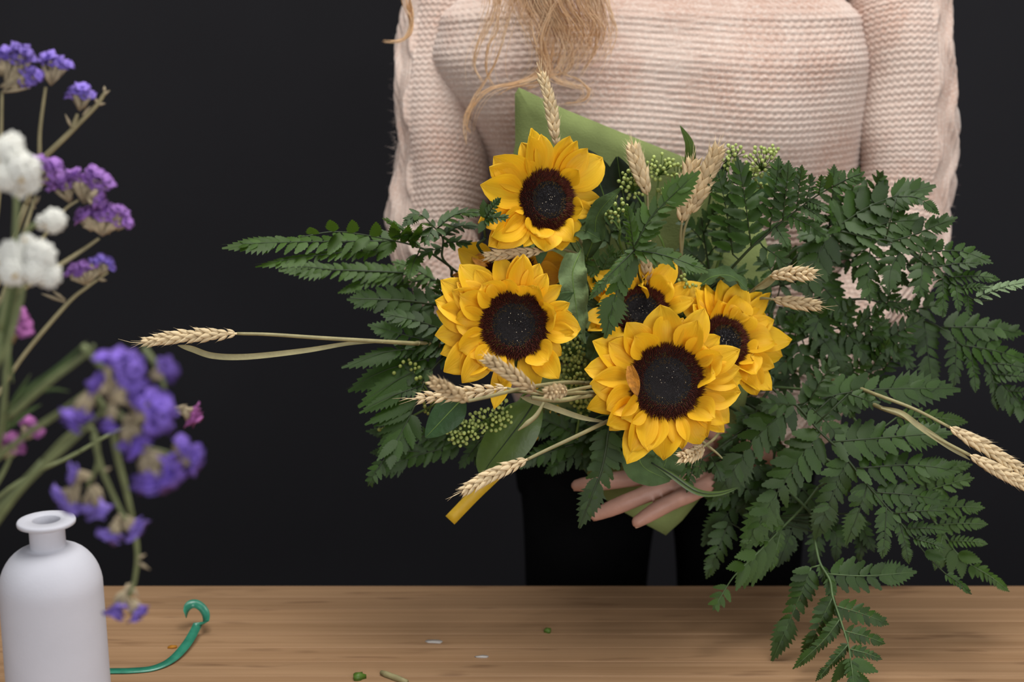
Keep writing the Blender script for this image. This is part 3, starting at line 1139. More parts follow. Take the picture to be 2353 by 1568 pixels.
def fern(label, rach, pinnae, nrm=(0.0, -0.80, 0.52), seed=0, mat='fern', dy=-0.012, rmat='rachis', term=40, rstart=1.4, group='fern fronds of the bouquet', stem=True, thick=1.0, amul=1.0):
    """frond: rachis polyline (px,py,Y); pinnae (bx,by,tx,ty,leaflet_px[,viax,viay][,{opts}])"""
    rg = random.Random(seed)
    pts = catmull([P(*q) for q in rach], 8)
    root = thing('fern_frond', pts[0], label, 'fern', group)
    Nf = Vector(nrm).normalized()
    mb = MB()
    rr0 = 0.0013 * thick
    mb.tube(pts, [rr0, rr0 * 0.9, rr0 * 0.6, rr0 * 0.35], 6)
    if stem:
        mb.tube(stem_to_bind(pts[0], (pts[1] - pts[0]).normalized(), 0.03, seed), rr0 * 1.1, 6)
    mb.build('rachis', M[rmat], root)

    def near(px, py):
        best, bd = None, 1e9
        for p in pts:
            r_ = p - CAM
            k = FPX / r_.dot(FWD)
            dx, dyy = W / 2 + r_.x * k - px, H / 2 - r_.dot(UPV) * k - py
            if dx * dx + dyy * dyy < bd:
                bd, best = dx * dx + dyy * dyy, p
        return best

    lst = list(pinnae)
    if term:
        e0, e1 = pts[-1 - max(2, len(pts) // 6)], pts[-1]
        lst.append(('T', e0, e1))
    for pn in lst:
        opt = {}
        if pn[0] == 'T':
            b, e = pn[1], pn[2]
            ll = term
            via = None
        else:
            if isinstance(pn[-1], dict):
                opt = pn[-1]
                pn = pn[:-1]
            nb = near(pn[0], pn[1])
            b = P(pn[0], pn[1], nb.y)
            if (b - nb).length < 0.006:
                b = nb
            e = P(pn[2], pn[3], nb.y + opt.get('dy', dy) + rg.uniform(-.006, .006))
            ll = pn[4]
            via = P(pn[5], pn[6], nb.y + opt.get('dy', dy) * 0.3) if len(pn) > 5 else None
        mk = opt.get('mat', mat)
        Np = Vector(opt['n']).normalized() if 'n' in opt else (Nf + Vector((rg.uniform(-.15, .15), 0, rg.uniform(-.12, .12)))).normalized()
        L = (e - b).length
        lm = m_px(b, ll * 1.34)
        if via is None:
            via = b.lerp(e, 0.5) + Np * L * 0.04 + Vector((0, 0, L * 0.02))
        line = catmull([b, via, e], 10)
        t0 = (line[1] - line[0]).normalized()
        if ll < 15 or L < lm * 1.25 or opt.get('one'):      # small pinna: one serrated blade
            r3 = basis(e - b, Np)
            wid = max(lm * 1.7 / (L * 0.42), 0.6)
            S = Matrix.Diagonal((L, L * min(wid, 1.25), L))
            link('pinna', rg.choice(LM[mk + '_one']), root, b, None, r3 @ S)
            N_LEAF[0] += 1
            continue
        pm = MB()
        pr = 0.00075 * thick
        pm.tube(resample(line, 8), [pr, pr * 0.8, pr * 0.45, pr * 0.2], 5)
        if (b - near(0, 0)).length > 0 and pn[0] != 'T':
            nb = near(pn[0], pn[1])
            if (b - nb).length > 0.002:
                pm.tube([nb, b], [pr, pr], 5)
        pin = pm.build('pinna', M['rachis_light'] if rmat == 'rachis_light' else M['rachis'], root, origin=b)
        WL[pin.name] = b
        sp = lm * 0.40
        smax = 1 - opt.get('tl', 0.14)
        nn = max(3, int(L * smax / sp))
        # terminal lobed tip
        tl = opt.get('tl', 0.33 if nn > 4 else 0.42)
        kb = line[int((1 - tl) * (len(line) - 1))]
        r3 = basis(e - kb, Np)
        Lt = (e - kb).length
        S = Matrix.Diagonal((Lt, Lt * min(1.5, max(0.8, lm * (1.05 if 'tl' not in opt else 1.5) / (Lt * 0.44))), Lt))
        link('leaflet', rg.choice(LM[mk + '_tip']), pin, kb, None, r3 @ S)
        N_LEAF[0] += 1
        for i in range(nn):
            for sd in (1, -1):
                s_ = (i + 0.25 + (0.35 if sd > 0 else 0.0)) / nn * smax
                fi = s_ * (len(line) - 1)
                k = min(int(fi), len(line) - 2)
                p = line[k].lerp(line[k + 1], fi - k)
                tn = (line[k + 1] - line[k]).normalized()
                sv = Np.cross(tn).normalized() * sd
                al = math.radians((60 - 26 * s_) * amul + rg.uniform(-4, 4))
                d = tn * math.cos(al) + sv * math.sin(al) + Np * rg.uniform(-.10, .10) + Vector((0, 0, -0.06))
                l = lm * (0.86 + 0.14 * min(1, s_ * 5)) * (1 - 0.66 * s_ ** 1.5) * rg.uniform(0.92, 1.08)
                nl = (Np + sv * rg.uniform(-.22, .08) + Vector((rg.uniform(-.09, .09), rg.uniform(-.06, .06), rg.uniform(-.09, .09)))).normalized()
                r3 = basis(d, nl)
                S = Matrix.Diagonal((l, l * rg.uniform(0.88, 1.12) * (1 + 0.15 * s_), l))
                link('leaflet', rg.choice(LM[mk]), pin, p - d.normalized() * l * 0.06, None, r3 @ S)
                N_LEAF[0] += 1
    return root


# right side, upper
fern('dark green fern frond with tall upright leaf fingers beside the twin wheat ears',
     [(1660, 640, 1.30), (1720, 575, 1.285), (1768, 533, 1.28), (1830, 484, 1.275), (1890, 442, 1.27), (1980, 398, 1.262)],
     [(1684, 585, 1646, 378, 48), (1717, 558, 1695, 361, 50), (1768, 532, 1791, 359, 40), (1801, 508, 1813, 370, 32), (1828, 484, 1843, 379, 26), (1853, 470, 1866, 398, 20),
      (1752, 566, 1812, 612, 34), (1786, 531, 1812, 570, 22), (1817, 504, 1900, 545, 26), (1846, 482, 1897, 511, 20), (1865, 466, 1906, 486, 15),
      (1900, 436, 1910, 403, 14), (1880, 450, 1888, 402, 15)], seed=1, term=26)
fern('wide fern frond spreading across the sweater sleeve with glossy leaflets',
     [(1860, 560, 1.33), (1905, 532, 1.325), (1945, 534, 1.32), (2002, 549, 1.312), (2048, 556, 1.305), (2121, 602, 1.295), (2180, 637, 1.285), (2236, 688, 1.275), (2280, 690, 1.27)],
     [(1905, 520, 2152, 423, 66, 2010, 468), (2060, 452, 2160, 492, 22, 2110, 455), (1966, 532, 2130, 502, 50, 2030, 514), (2050, 552, 2200, 498, 44, 2110, 535),
      (2117, 580, 2283, 604, 36, 2205, 577), (2148, 612, 2254, 604, 28), (2181, 636, 2299, 641, 22), (2207, 661, 2276, 661, 15),
      (2238, 688, 2362, 648, 30, {'mat': 'fern_pale', 'n': (0.1, -0.5, 0.85)}),
      (1908, 533, 1853, 692, 58, 1880, 590), (2002, 552, 1999, 698, 42, 1995, 628), (2072, 572, 2044, 670, 38, 2048, 615), (2121, 600, 2111, 685, 34),
      (2160, 634, 2167, 731, 24), (2188, 652, 2204, 718, 18), (2221, 679, 2227, 727, 15), (1935, 535, 1900, 470, 40), (1900, 535, 1830, 545, 30)],
     seed=2, term=0, nrm=(0.05, -0.72, 0.62))
fern('half shaded fern frond behind the wide frond, close to the sleeve',
     [(1800, 650, 1.372), (1880, 612, 1.367), (1970, 592, 1.362), (2060, 600, 1.355), (2150, 640, 1.35)],
     [(1880, 612, 1850, 520, 34), (1900, 606, 1990, 500, 36), (1960, 594, 2080, 520, 36), (2040, 598, 2150, 545, 34), (1870, 616, 1940, 680, 36), (1950, 596, 2030, 690, 34), (2030, 598, 2090, 660, 30), (2080, 608, 2170, 610, 26), (2100, 616, 2130, 690, 24), (1920, 600, 1930, 460, 34), (1830, 640, 1800, 560, 34)],
     seed=31, term=22)
fern('fern frond sweeping out past the elbow with its long drooping comb of leaflets',
     [(1930, 690, 1.36), (1990, 688, 1.355), (2037, 701, 1.35), (2123, 736, 1.338), (2165, 756, 1.33), (2217, 799, 1.32), (2267, 841, 1.312), (2316, 899, 1.304), (2370, 965, 1.298)],
     [(2087, 713, 2175, 700, 44), (2162, 753, 2356, 766, 42), (2215, 794, 2362, 830, 36), (2259, 831, 2365, 847, 24), (2290, 863, 2370, 870, 20), (2315, 895, 2375, 906, 16), (2340, 930, 2390, 930, 14),
      (2121, 742, 2144, 908, 38, 2130, 790), (2190, 784, 2192, 890, 30), (2230, 815, 2243, 903, 20), (2269, 849, 2294, 945, 18), (2299, 882, 2307, 944, 14), (2320, 910, 2322, 957, 13), (2341, 935, 2346, 968, 11),
      (2040, 702, 2060, 640, 25), (2037, 702, 2120, 730, 16), (2010, 695, 2100, 700, 22)], seed=3, term=20)
fern('shaded fern frond with layered overlapping leaves behind the turned-away sunflower',
     [(1790, 830, 1.36), (1860, 800, 1.352), (1940, 812, 1.345), (2030, 765, 1.34), (2110, 735, 1.335)],
     [(1790, 705, 1918, 770, 42), (1882, 648, 1960, 752, 40), (1953, 815, 2044, 733, 34), (1935, 790, 2002, 718, 34), (1993, 810, 2128, 729, 32), (1862, 800, 1905, 762, 24), (1850, 820, 1900, 800, 26),
      (1865, 858, 1922, 824, 30), (1951, 860, 2000, 825, 24, {'mat': 'fern_light'}), (2000, 850, 2045, 780, 26), (2030, 850, 2080, 790, 26), (1840, 770, 1830, 720, 26), (1830, 850, 1790, 900, 34), (1900, 830, 1960, 880, 34),
      (1980, 850, 2060, 890, 30), (1820, 800, 1770, 860, 34), (1870, 760, 1940, 720, 30), (2050, 790, 2100, 850, 28), (1900, 700, 1860, 780, 34)], seed=4, term=22, nrm=(0.1, -0.85, 0.45))
# right side, lower: the two big fronds
fern('large flat fern frond spreading low and wide below the wheat pair with drooping end',
     [(1790, 905, 1.29), (1830, 932, 1.275), (1886, 994, 1.258), (1934, 1040, 1.248), (1993, 1114, 1.238), (2031, 1158, 1.23), (2088, 1223, 1.22), (2137, 1284, 1.21), (2206, 1349, 1.20), (2233, 1366, 1.197)],
     [(1822, 930, 1639, 1154, 56, 1738, 1006), (1886, 993, 1701, 1278, 56, 1803, 1105), (1943, 1061, 1873, 1242, 44, 1916, 1130), (1993, 1114, 1944, 1255, 38, 1982, 1152), (2035, 1162, 2028, 1285, 27), (2067, 1202, 2090, 1298, 18),
      (1858, 924, 1922, 825, 36), (1835, 930, 2211, 893, 54, 1985, 897), (1866, 938, 1931, 1008, 36), (1913, 912, 1968, 958, 26, {'dy': 0.005}), (1917, 1013, 2190, 993, 54, 2034, 1006), (1971, 1073, 2207, 1082, 46, 2091, 1069),
      (2016, 1126, 2187, 1155, 33), (2053, 1173, 2177, 1175, 25), (2082, 1210, 2181, 1220, 19), (2104, 1239, 2174, 1262, 15), (2122, 1264, 2172, 1284, 12), (1830, 932, 1745, 930, 34), (1950, 905, 2020, 935, 26)],
     seed=5, term=15, nrm=(0.0, -0.82, 0.55))
fern('fern frond with yellow-green leaf tips peeping out behind the large flat frond',
     [(1960, 960, 1.30), (2040, 1050, 1.29), (2100, 1130, 1.28), (2141, 1190, 1.272), (2171, 1229, 1.268), (2196, 1268, 1.262), (2240, 1305, 1.257), (2320, 1360, 1.25)],
     [(2060, 960, 2225, 970, 26), (2090, 1100, 2235, 1067, 26), (2110, 1140, 2239, 1098, 34), (2128, 1170, 2264, 1167, 30), (2157, 1203, 2271, 1205, 24), (2184, 1242, 2270, 1250, 16), (2203, 1272, 2255, 1290, 13),
      (2165, 1225, 2148, 1312, 15), (2182, 1248, 2163, 1310, 12), (2194, 1265, 2184, 1322, 12), (2208, 1284, 2213, 1330, 11), (2228, 1300, 2236, 1330, 10)],
     seed=6, mat='fern_light', term=20, rmat='rachis_light')
fern('dark fern frond hanging low behind the hand with pointed toothed tips',
     [(1780, 1040, 1.315), (1775, 1100, 1.305), (1785, 1150, 1.297), (1790, 1200, 1.29), (1760, 1250, 1.285)],
     [(1730, 1085, 1611, 1255, 46, 1692, 1156), (1855, 1140, 1787, 1304, 46, 1826, 1202), (1675, 1200, 1623, 1332, 34), (1880, 1225, 1866, 1304, 24), (1925, 1200, 1920, 1292, 22), (1985, 1225, 1973, 1292, 20), (1960, 1180, 2010, 1270, 26),
      (1810, 1090, 1720, 1110, 36), (1830, 1110, 1900, 1190, 36), (1700, 1130, 1620, 1160, 34), (1780, 1100, 1690, 1180, 34), (1870, 1180, 1950, 1260, 34)], seed=7, term=30)
fern('olive fern frond with long hanging leaflets reaching down to the table edge',
     [(1880, 1120, 1.29), (1840, 1170, 1.275), (1795, 1215, 1.262), (1740, 1272, 1.25), (1684, 1328, 1.24), (1638, 1404, 1.23)],
     [(1800, 1212, 1750, 1205, 16), (1800, 1214, 1771, 1315, 15), (1775, 1240, 1748, 1335, 14), (1752, 1262, 1728, 1350, 13), (1735, 1280, 1710, 1355, 12), (1722, 1290, 1692, 1358, 12), (1765, 1240, 1700, 1245, 15), (1738, 1270, 1690, 1280, 13), (1715, 1298, 1672, 1305, 12)],
     seed=8, mat='fern_light', term=28, rmat='rachis_light')
fern('lowest fern frond drooping in front of the table top',
     [(1872, 1240, 1.245), (1884, 1293, 1.228), (1907, 1334, 1.21), (1914, 1373, 1.195), (1933, 1430, 1.175), (1949, 1482, 1.155), (1955, 1520, 1.14), (1962, 1585, 1.12)],
     [(1899, 1317, 2108, 1314, 44, 1990, 1324), (1926, 1392, 2044, 1436, 30), (1942, 1446, 2036, 1480, 23), (1952, 1491, 2028, 1516, 17), (1957, 1523, 2019, 1543, 14), (1962, 1550, 2004, 1570, 11),
      (1864, 1305, 1773, 1524, 36, 1832, 1385), (1908, 1372, 1842, 1530, 28, 1885, 1430), (1928, 1420, 1821, 1539, 20, 1890, 1475), (1948, 1482, 1874, 1567, 15), (1954, 1517, 1909, 1573, 12), (1905, 1330, 1912, 1400, 16), (1880, 1300, 1900, 1350, 16)],
     seed=9, mat='fern', term=20, rmat='rachis_light', dy=-0.004)
# left side
fern('fern frond held out flat to the side, seen edge-on against the dark wall',
     [(1050, 625, 1.33), (1012, 597, 1.32), (972, 572, 1.31), (908, 554, 1.30), (780, 533, 1.275), (690, 545, 1.255)],
     [(905, 548, 510, 562, 42, 690, 556), (900, 572, 585, 608, 28, 765, 582), (965, 580, 880, 500, 22), (905, 552, 905, 502, 12), (860, 545, 862, 496, 12), (812, 538, 806, 492, 12), (765, 535, 757, 496, 12), (720, 540, 712, 508, 12),
      (900, 560, 866, 590, 13), (840, 548, 808, 578, 13), (780, 545, 752, 573, 12), (960, 585, 940, 640, 22), (950, 560, 960, 500, 13), (930, 556, 935, 505, 12)],
     seed=10, mat='fern_light', term=0, nrm=(0.0, -0.50, 0.86), dy=-0.03)
fern('blurred fern frond with combed leaflets below the edge-on frond',
     [(1060, 665, 1.36), (985, 640, 1.355), (930, 628, 1.35), (820, 622, 1.335), (640, 617, 1.31)],
     [(945, 632, 775, 672, 26), (930, 628, 640, 616, 34, 800, 622), (990, 642, 900, 600, 28), (1000, 648, 905, 660, 24)], seed=11, mat='fern_light', term=24, nrm=(0, -0.62, 0.78))
fern('fern sprig with arching fan of thin leaflets beside the topmost sunflower',
     [(1035, 615, 1.315), (1016, 590, 1.31), (1018, 550, 1.305), (1000, 525, 1.30), (985, 515, 1.295)],
     [(1003, 528, 1118, 488, 32, 1050, 492), (1000, 525, 922, 520, 28, 962, 492), (995, 522, 975, 565, 26), (1015, 545, 1105, 520, 24, 1055, 520), (1017, 560, 1085, 560, 24), (1018, 572, 960, 590, 26), (1018, 540, 900, 545, 24)], seed=12, term=14, nrm=(0, -0.5, 0.85))
fern('single toothed fern tip lying over the topmost sunflower petals',
     [(1115, 545, 1.245), (1112, 520, 1.235), (1116, 500, 1.232)],
     [(1105, 500, 1150, 455, 16), (1105, 503, 1170, 500, 18), (1106, 505, 1100, 535, 14), (1105, 500, 1112, 462, 12)], seed=13, term=0, mat='fern')
fern('dark fern frond with a neat double comb of leaflets beside the ruffled sunflower',
     [(1060, 712, 1.30), (1030, 706, 1.295), (994, 700, 1.29), (934, 691, 1.28), (873, 688, 1.272), (798, 686, 1.265)],
     [(1010, 702, 798, 686, 48, 900, 689), (1020, 706, 1005, 640, 24), (1040, 708, 1030, 640, 26)], seed=14, term=0)
fern('blue-green fern frond fanning down the side of the ruffled sunflower',
     [(1090, 810, 1.29), (1035, 812, 1.28), (985, 860, 1.272), (952, 935, 1.262), (918, 1002, 1.252), (880, 1060, 1.245), (845, 1118, 1.24)],
     [(1035, 812, 795, 895, 34, 900, 846, {'tl': 0.58}), (1010, 800, 783, 842, 24, 890, 808, {'tl': 0.6}), (1000, 848, 820, 932, 32, 930, 864, {'tl': 0.58}), (968, 882, 824, 948, 20, {'tl': 0.62}), (952, 915, 837, 969, 13), (948, 942, 857, 976, 12), (942, 955, 868, 996, 12),
      (935, 972, 865, 1020, 12), (925, 990, 866, 1040, 11), (915, 1008, 866, 1056, 10), (944, 950, 965, 1010, 12), (935, 968, 947, 1028, 12), (925, 988, 932, 1045, 11), (912, 1008, 914, 1060, 11), (900, 1030, 897, 1075, 12), (1040, 790, 845, 745, 42, 950, 775),
      (1050, 770, 875, 720, 36)], seed=15, term=24, nrm=(-0.05, -0.78, 0.6))
fern('shadowed fern frond tucked under the ruffled sunflower and bud cluster',
     [(1180, 980, 1.315), (1120, 1000, 1.31), (1050, 1025, 1.305), (960, 1060, 1.30), (880, 1090, 1.295)],
     [(1110, 1003, 1055, 1078, 24), (1060, 1022, 860, 1084, 34), (1140, 995, 1090, 1070, 26), (1060, 1010, 840, 990, 26), (1000, 1040, 850, 1040, 22), (1150, 985, 1160, 1050, 28), (1100, 1000, 960, 1000, 30)], seed=16, term=22)
fern('dark fern frond hanging down in front of the fingers',
     [(1412, 950, 1.255), (1398, 993, 1.248), (1392, 1033, 1.24), (1381, 1083, 1.235), (1364, 1127, 1.23), (1331, 1215, 1.225)],
     [(1399, 990, 1331, 1216, 43, 1385, 1080)], seed=17, term=0, nrm=(0, -0.9, 0.3))
fern('shadowed fern frond filling the gap below the crossed straw stems',
     [(1460, 940, 1.33), (1420, 980, 1.325), (1360, 1010, 1.315), (1290, 1030, 1.31), (1220, 1060, 1.305)],
     [(1400, 990, 1190, 985, 38), (1395, 1010, 1222, 1045, 38), (1380, 1020, 1250, 1088, 36), (1420, 1000, 1330, 1080, 36), (1350, 1005, 1180, 940, 34), (1440, 990, 1410, 1080, 34), (1300, 1020, 1180, 1075, 28), (1400, 970, 1290, 950, 34)], seed=18, term=26)
fern('fern frond arching forward over the half hidden sunflower',
     [(1500, 690, 1.33), (1470, 640, 1.27), (1462, 590, 1.215), (1456, 572, 1.195)],
     [(1456, 574, 1629, 623, 42, 1530, 588, {'dy': -0.01}), (1452, 584, 1391, 779, 46, 1424, 645, {'dy': -0.012}), (1462, 567, 1606, 392, 46, 1500, 495, {'dy': 0.0}), (1450, 580, 1352, 690, 20), (1466, 565, 1440, 470, 24)],
     seed=19, mat='fern_light', term=0, nrm=(0.1, -0.7, 0.7), amul=0.72)
fern('lime green fern tip standing up beside the crinkled sunflower leaf',
     [(1400, 690, 1.31), (1385, 650, 1.30), (1379, 629, 1.295)],
     [(1379, 629, 1343, 553, 26), (1384, 632, 1408, 562, 20), (1388, 640, 1428, 575, 16), (1376, 640, 1342, 620, 20)], seed=20, term=0, mat='fern_light', rmat='rachis_light')
fern('small blue-green fern sprig lying across the wrist under the biggest sunflower',
     [(1680, 1010, 1.29), (1630, 1045, 1.275), (1590, 1068, 1.268)],
     [(1590, 1068, 1497, 1100, 24), (1598, 1072, 1578, 1133, 20), (1620, 1062, 1600, 1100, 18), (1610, 1060, 1545, 1052, 20), (1640, 1060, 1660, 1110, 20)], seed=21, term=0)
fern('deep shaded fern frond behind the upright wheat ears',
     [(1640, 690, 1.36), (1630, 620, 1.355), (1620, 560, 1.35), (1612, 500, 1.345)],
     [(1630, 620, 1560, 560, 36), (1625, 590, 1690, 520, 36), (1620, 560, 1560, 500, 32), (1640, 650, 1720, 620, 38), (1640, 660, 1570, 640, 36), (1618, 540, 1650, 470, 30), (1650, 680, 1760, 680, 38)], seed=22, term=30)
fern('deep shaded fern frond filling the core between the sunflowers',
     [(1480, 830, 1.36), (1440, 740, 1.355), (1410, 640, 1.35), (1400, 560, 1.345), (1420, 470, 1.34)],
     [(1440, 740, 1340, 700, 40), (1440, 740, 1330, 800, 40), (1415, 650, 1320, 600, 38), (1410, 640, 1500, 560, 38), (1400, 560, 1330, 520, 34), (1405, 540, 1480, 470, 34), (1450, 790, 1380, 870, 38), (1470, 800, 1340, 900, 38), (1400, 590, 1470, 640, 34)], seed=23, term=30)
fern('shaded fern frond covering the wrist between the biggest sunflower and the large frond',
     [(1745, 930, 1.315), (1722, 985, 1.305), (1700, 1050, 1.297), (1680, 1130, 1.29)],
     [(1725, 980, 1650, 1030, 30), (1725, 985, 1800, 1040, 34), (1710, 1025, 1615, 1085, 34), (1705, 1040, 1780, 1110, 34), (1695, 1075, 1640, 1150, 30), (1690, 1090, 1750, 1170, 32), (1738, 950, 1690, 960, 26), (1738, 950, 1810, 970, 32)], seed=32, term=34)
fern('fern frond with upswept leaflets standing against the sleeve cuff fold',
     [(1820, 600, 1.348), (1880, 540, 1.345), (1950, 490, 1.342), (2030, 455, 1.338)],
     [(1875, 545, 1862, 455, 34), (1905, 520, 1918, 378, 34), (1940, 496, 1975, 382, 32), (1985, 474, 2030, 392, 28), (1890, 535, 1960, 560, 36), (1940, 497, 2040, 520, 36), (1990, 475, 2090, 480, 30), (1850, 570, 1880, 640, 36)], seed=33, term=24)
fern('fern frond nestled low against the sweater above the large flat frond',
     [(1800, 800, 1.352), (1880, 765, 1.348), (1970, 752, 1.343), (2070, 770, 1.338)],
     [(1870, 770, 1890, 690, 32), (1920, 758, 1965, 690, 32), (1975, 752, 2035, 705, 28), (1880, 768, 1930, 840, 38), (1940, 755, 2005, 840, 36), (2000, 756, 2075, 830, 32), (1830, 790, 1860, 870, 38), (1835, 785, 1820, 720, 32), (2030, 762, 2110, 790, 26), (1900, 762, 1960, 880, 36)], seed=34, term=24)
fern('deep shaded fern frond behind the biggest and turned-away sunflowers',
     [(1650, 900, 1.37), (1720, 800, 1.36), (1780, 700, 1.355), (1800, 620, 1.35)],
     [(1720, 800, 1830, 800, 42), (1740, 760, 1860, 730, 42), (1770, 720, 1720, 640, 38), (1790, 660, 1870, 640, 36), (1690, 840, 1800, 880, 42), (1670, 880, 1760, 960, 42), (1790, 650, 1740, 590, 34), (1700, 900, 1650, 1000, 40), (1680, 920, 1730, 1040, 40)], seed=24, term=34)

# ------------------------------------------------------------------ sunflowers
def petal_mb(b, t, n, wid, arch, cup, seed, curl=0.0):
    rg = random.Random(seed)
    m = b.lerp(t, 0.5) + n * arch
    mb = MB()
    rows = []
    nv, nu = 9, 7
    tw = rg.uniform(-0.6, 0.6)
    fl = rg.uniform(-.4, .4)
    for j in range(nv):
        s_ = j / (nv - 1)
        c = b * (1 - s_) ** 2 + m * 2 * s_ * (1 - s_) + t * s_ * s_
        tn = ((m - b) * (1 - s_) + (t - m) * s_).normalized()
        sd = tn.cross(n).normalized()
        ln = sd.cross(tn).normalized()
        sd2 = sd * math.cos(tw * s_) + ln * math.sin(tw * s_)
        ln2 = ln * math.cos(tw * s_) - sd * math.sin(tw * s_)
        if s_ < 0.45:
            w = wid * (0.45 + 0.55 * math.sin(s_ / 0.45 * pi / 2))
        else:
            w = wid * max(0.0, math.cos((s_ - 0.45) / 0.55 * pi / 2)) ** 0.74
        w = max(w, wid * 0.012)
        c = c + ln * curl * (s_ ** 3)
        row = []
        for i in range(nu):
            u = -1 + 2 * i / (nu - 1)
            z = cup * w * (u * u - 0.35) + 0.0011 * math.cos(u * 3 * pi) * (0.3 + 0.7 * (1 - abs(s_ - .5))) + fl * w * u * s_ * 0.5
            row.append(c + sd2 * (w * u) + ln2 * z)
        rows.append(row)
    mb.grid(rows)
    return mb


def sunflower(label, c, n, r_px, tips, seed, inner=8, stemdir=None, mat='petal', sepals=6, lift=0.004, wmul=1.0, disc=True):
    rg = random.Random(seed)
    C = P(*c)
    n = Vector(n).normalized()
    Rd = m_px(C, r_px)
    e1 = n.orthogonal().normalized()
    e2 = n.cross(e1)
    root = thing('sunflower', C, label, 'sunflower', 'sunflowers of the bouquet')
    if disc:
        mb = MB()
        rings = [(0, 0.0008), (0.15, 0.0016), (0.35, 0.0036), (0.6, 0.0045), (0.82, 0.0030), (0.97, -0.001), (1.0, -0.005), (0.85, -0.011), (0.3, -0.015), (0.0, -0.016)]
        v, f = [], []
        sg = 36
        for r, h in rings:
            for k in range(sg):
                an = 2 * pi * k / sg
                v.append(C + (e1 * math.cos(an) + e2 * math.sin(an)) * (Rd * r) + n * h)
        for i in range(len(rings) - 1):
            for k in range(sg):
                k2 = (k + 1) % sg
                f.append((i * sg + k, i * sg + k2, (i + 1) * sg + k2, (i + 1) * sg + k))
        mb.add(v, f)
        mb.build('disc', M['disc'], root)
        mo, mm, mi, mp = MB(), MB(), MB(), MB()
        N = 1750

        def hgt(q):
            return 0.0008 + 0.0040 * math.sin(min(q / 0.62, 1) * pi / 2) - 0.0052 * max(0, (q - 0.62) / 0.38) ** 2

        for k in range(N):
            q = math.sqrt((k + 0.5) / N) * 1.0
            an = k * 2.399963
            rad = e1 * math.cos(an) + e2 * math.sin(an)
            tg = e1 * -math.sin(an) + e2 * math.cos(an)
            p = C + rad * (Rd * q) + n * hgt(q)
            if q > 0.63:
                l = rg.uniform(0.0026, 0.0046) * (1.35 if q > 0.86 else 1)
                d = (n * rg.uniform(.7, 1.0) + rad * (0.15 + 0.75 * (q - 0.6) / 0.4) + tg * rg.uniform(-.3, .3)).normalized()
                w = 0.00066
                tgt = mo if (rg.random() < 0.86 or q > 0.8) else mm
            elif q > 0.46:
                l = rg.uniform(0.0009, 0.0018)
                d = (n + rad * 0.2 + tg * rg.uniform(-.15, .15)).normalized()
                w = 0.00055
                tgt = mm if rg.random() < 0.42 else mi
            else:
                l = rg.uniform(0.0005, 0.0010)
                d = (n - rad * 0.5).normalized()
                w = 0.00058
                tgt = mi
            a_, b_ = tg * w, d.cross(tg).normalized() * w
            kx = p + d * l
            tgt.add([p + a_, p - a_ * 0.5 + b_ * 0.87, p - a_ * 0.5 - b_ * 0.87, kx + rad * rg.uniform(-.0006, .0008)], [(0, 1, 3), (1, 2, 3), (2, 0, 3)])
        for k in range(16):
            q, an = rg.uniform(0.05, 0.5), rg.uniform(0, 6.28)
            p = C + (e1 * math.cos(an) + e2 * math.sin(an)) * Rd * q + n * (hgt(q) + 0.0012)
            mp.ellipsoid(p, (rg.uniform(.00018, .00045),) * 3, nu=5, nv=3)
        mo.build('outer_florets', M['flor_out'], root, smooth=False, kind='stuff')
        mm.build('middle_florets', M['flor_mid'], root, smooth=False, kind='stuff')
        mi.build('inner_florets', M['flor_in'], root, smooth=False, kind='stuff')
        mp.build('pollen', M['pollen'], root, kind='stuff')
    i = 0
    for tp in tips:
        opt = {}
        if isinstance(tp[-1], dict):
            opt = tp[-1]
            tp = tp[:-1]
        h = opt.get('h', lift + rg.uniform(-0.006, 0.006))
        t = plane_hit(tp[0], tp[1], C + n * h, n)
        d = t - C
        d = d - n * d.dot(n)
        dirn = d.normalized()
        ba = dirn.copy()
        ba.rotate(Matrix.Rotation(rg.uniform(-.10, .10), 3, n))
        b = C + ba * Rd * 0.93 - n * 0.002
        L = (t - b).length
        if L > 0.075:
            t = b + (t - b) * (0.075 / L)
            L = 0.075
        wid = opt.get('w', min(0.0165, max(0.0085, L * 0.31))) * wmul * rg.uniform(0.92, 1.1)
        petal_mb(b, t, n, wid, opt.get('arch', L * rg.uniform(0.05, 0.20)), opt.get('cup', rg.uniform(0.15, 0.55)), seed * 100 + i, opt.get('curl', rg.uniform(-.006, .004))).build('petal', M[opt.get('mat', mat)], root)
        i += 1
    for k in range(inner):
        an = 2 * pi * (k + rg.uniform(-.3, .3)) / inner
        d = e1 * math.cos(an) + e2 * math.sin(an)
        L = rg.uniform(0.028, 0.038)
        b = C + d * Rd * 0.95 - n * 0.001
        t = b + d * L + n * rg.uniform(0.004, 0.016)
        petal_mb(b, t, n, rg.uniform(0.0105, 0.0145) * wmul, L * rg.uniform(0.15, 0.38), rg.uniform(0.3, 0.8), seed * 200 + k, rg.uniform(-.010, .004)).build('petal', M[mat], root)
    for k in range(sepals):
        an = 2 * pi * (k + rg.uniform(-.3, .3)) / sepals
        d = e1 * math.cos(an) + e2 * math.sin(an)
        b = C + d * Rd * 0.8 - n * 0.010
        t = b + d * 0.036 - n * rg.uniform(0.0, 0.012)
        petal_mb(b, t, n, 0.0075, 0.003, 0.4, seed * 300 + k).build('sepal', M['sun_leaf'], root)
    sp = stem_to_bind(C - n * 0.012, n, 0.06, seed)
    MB().tube(sp, [0.0075, 0.0052, 0.0045, 0.0045], 8).build('stem', M['sun_stem'], root)
    return root


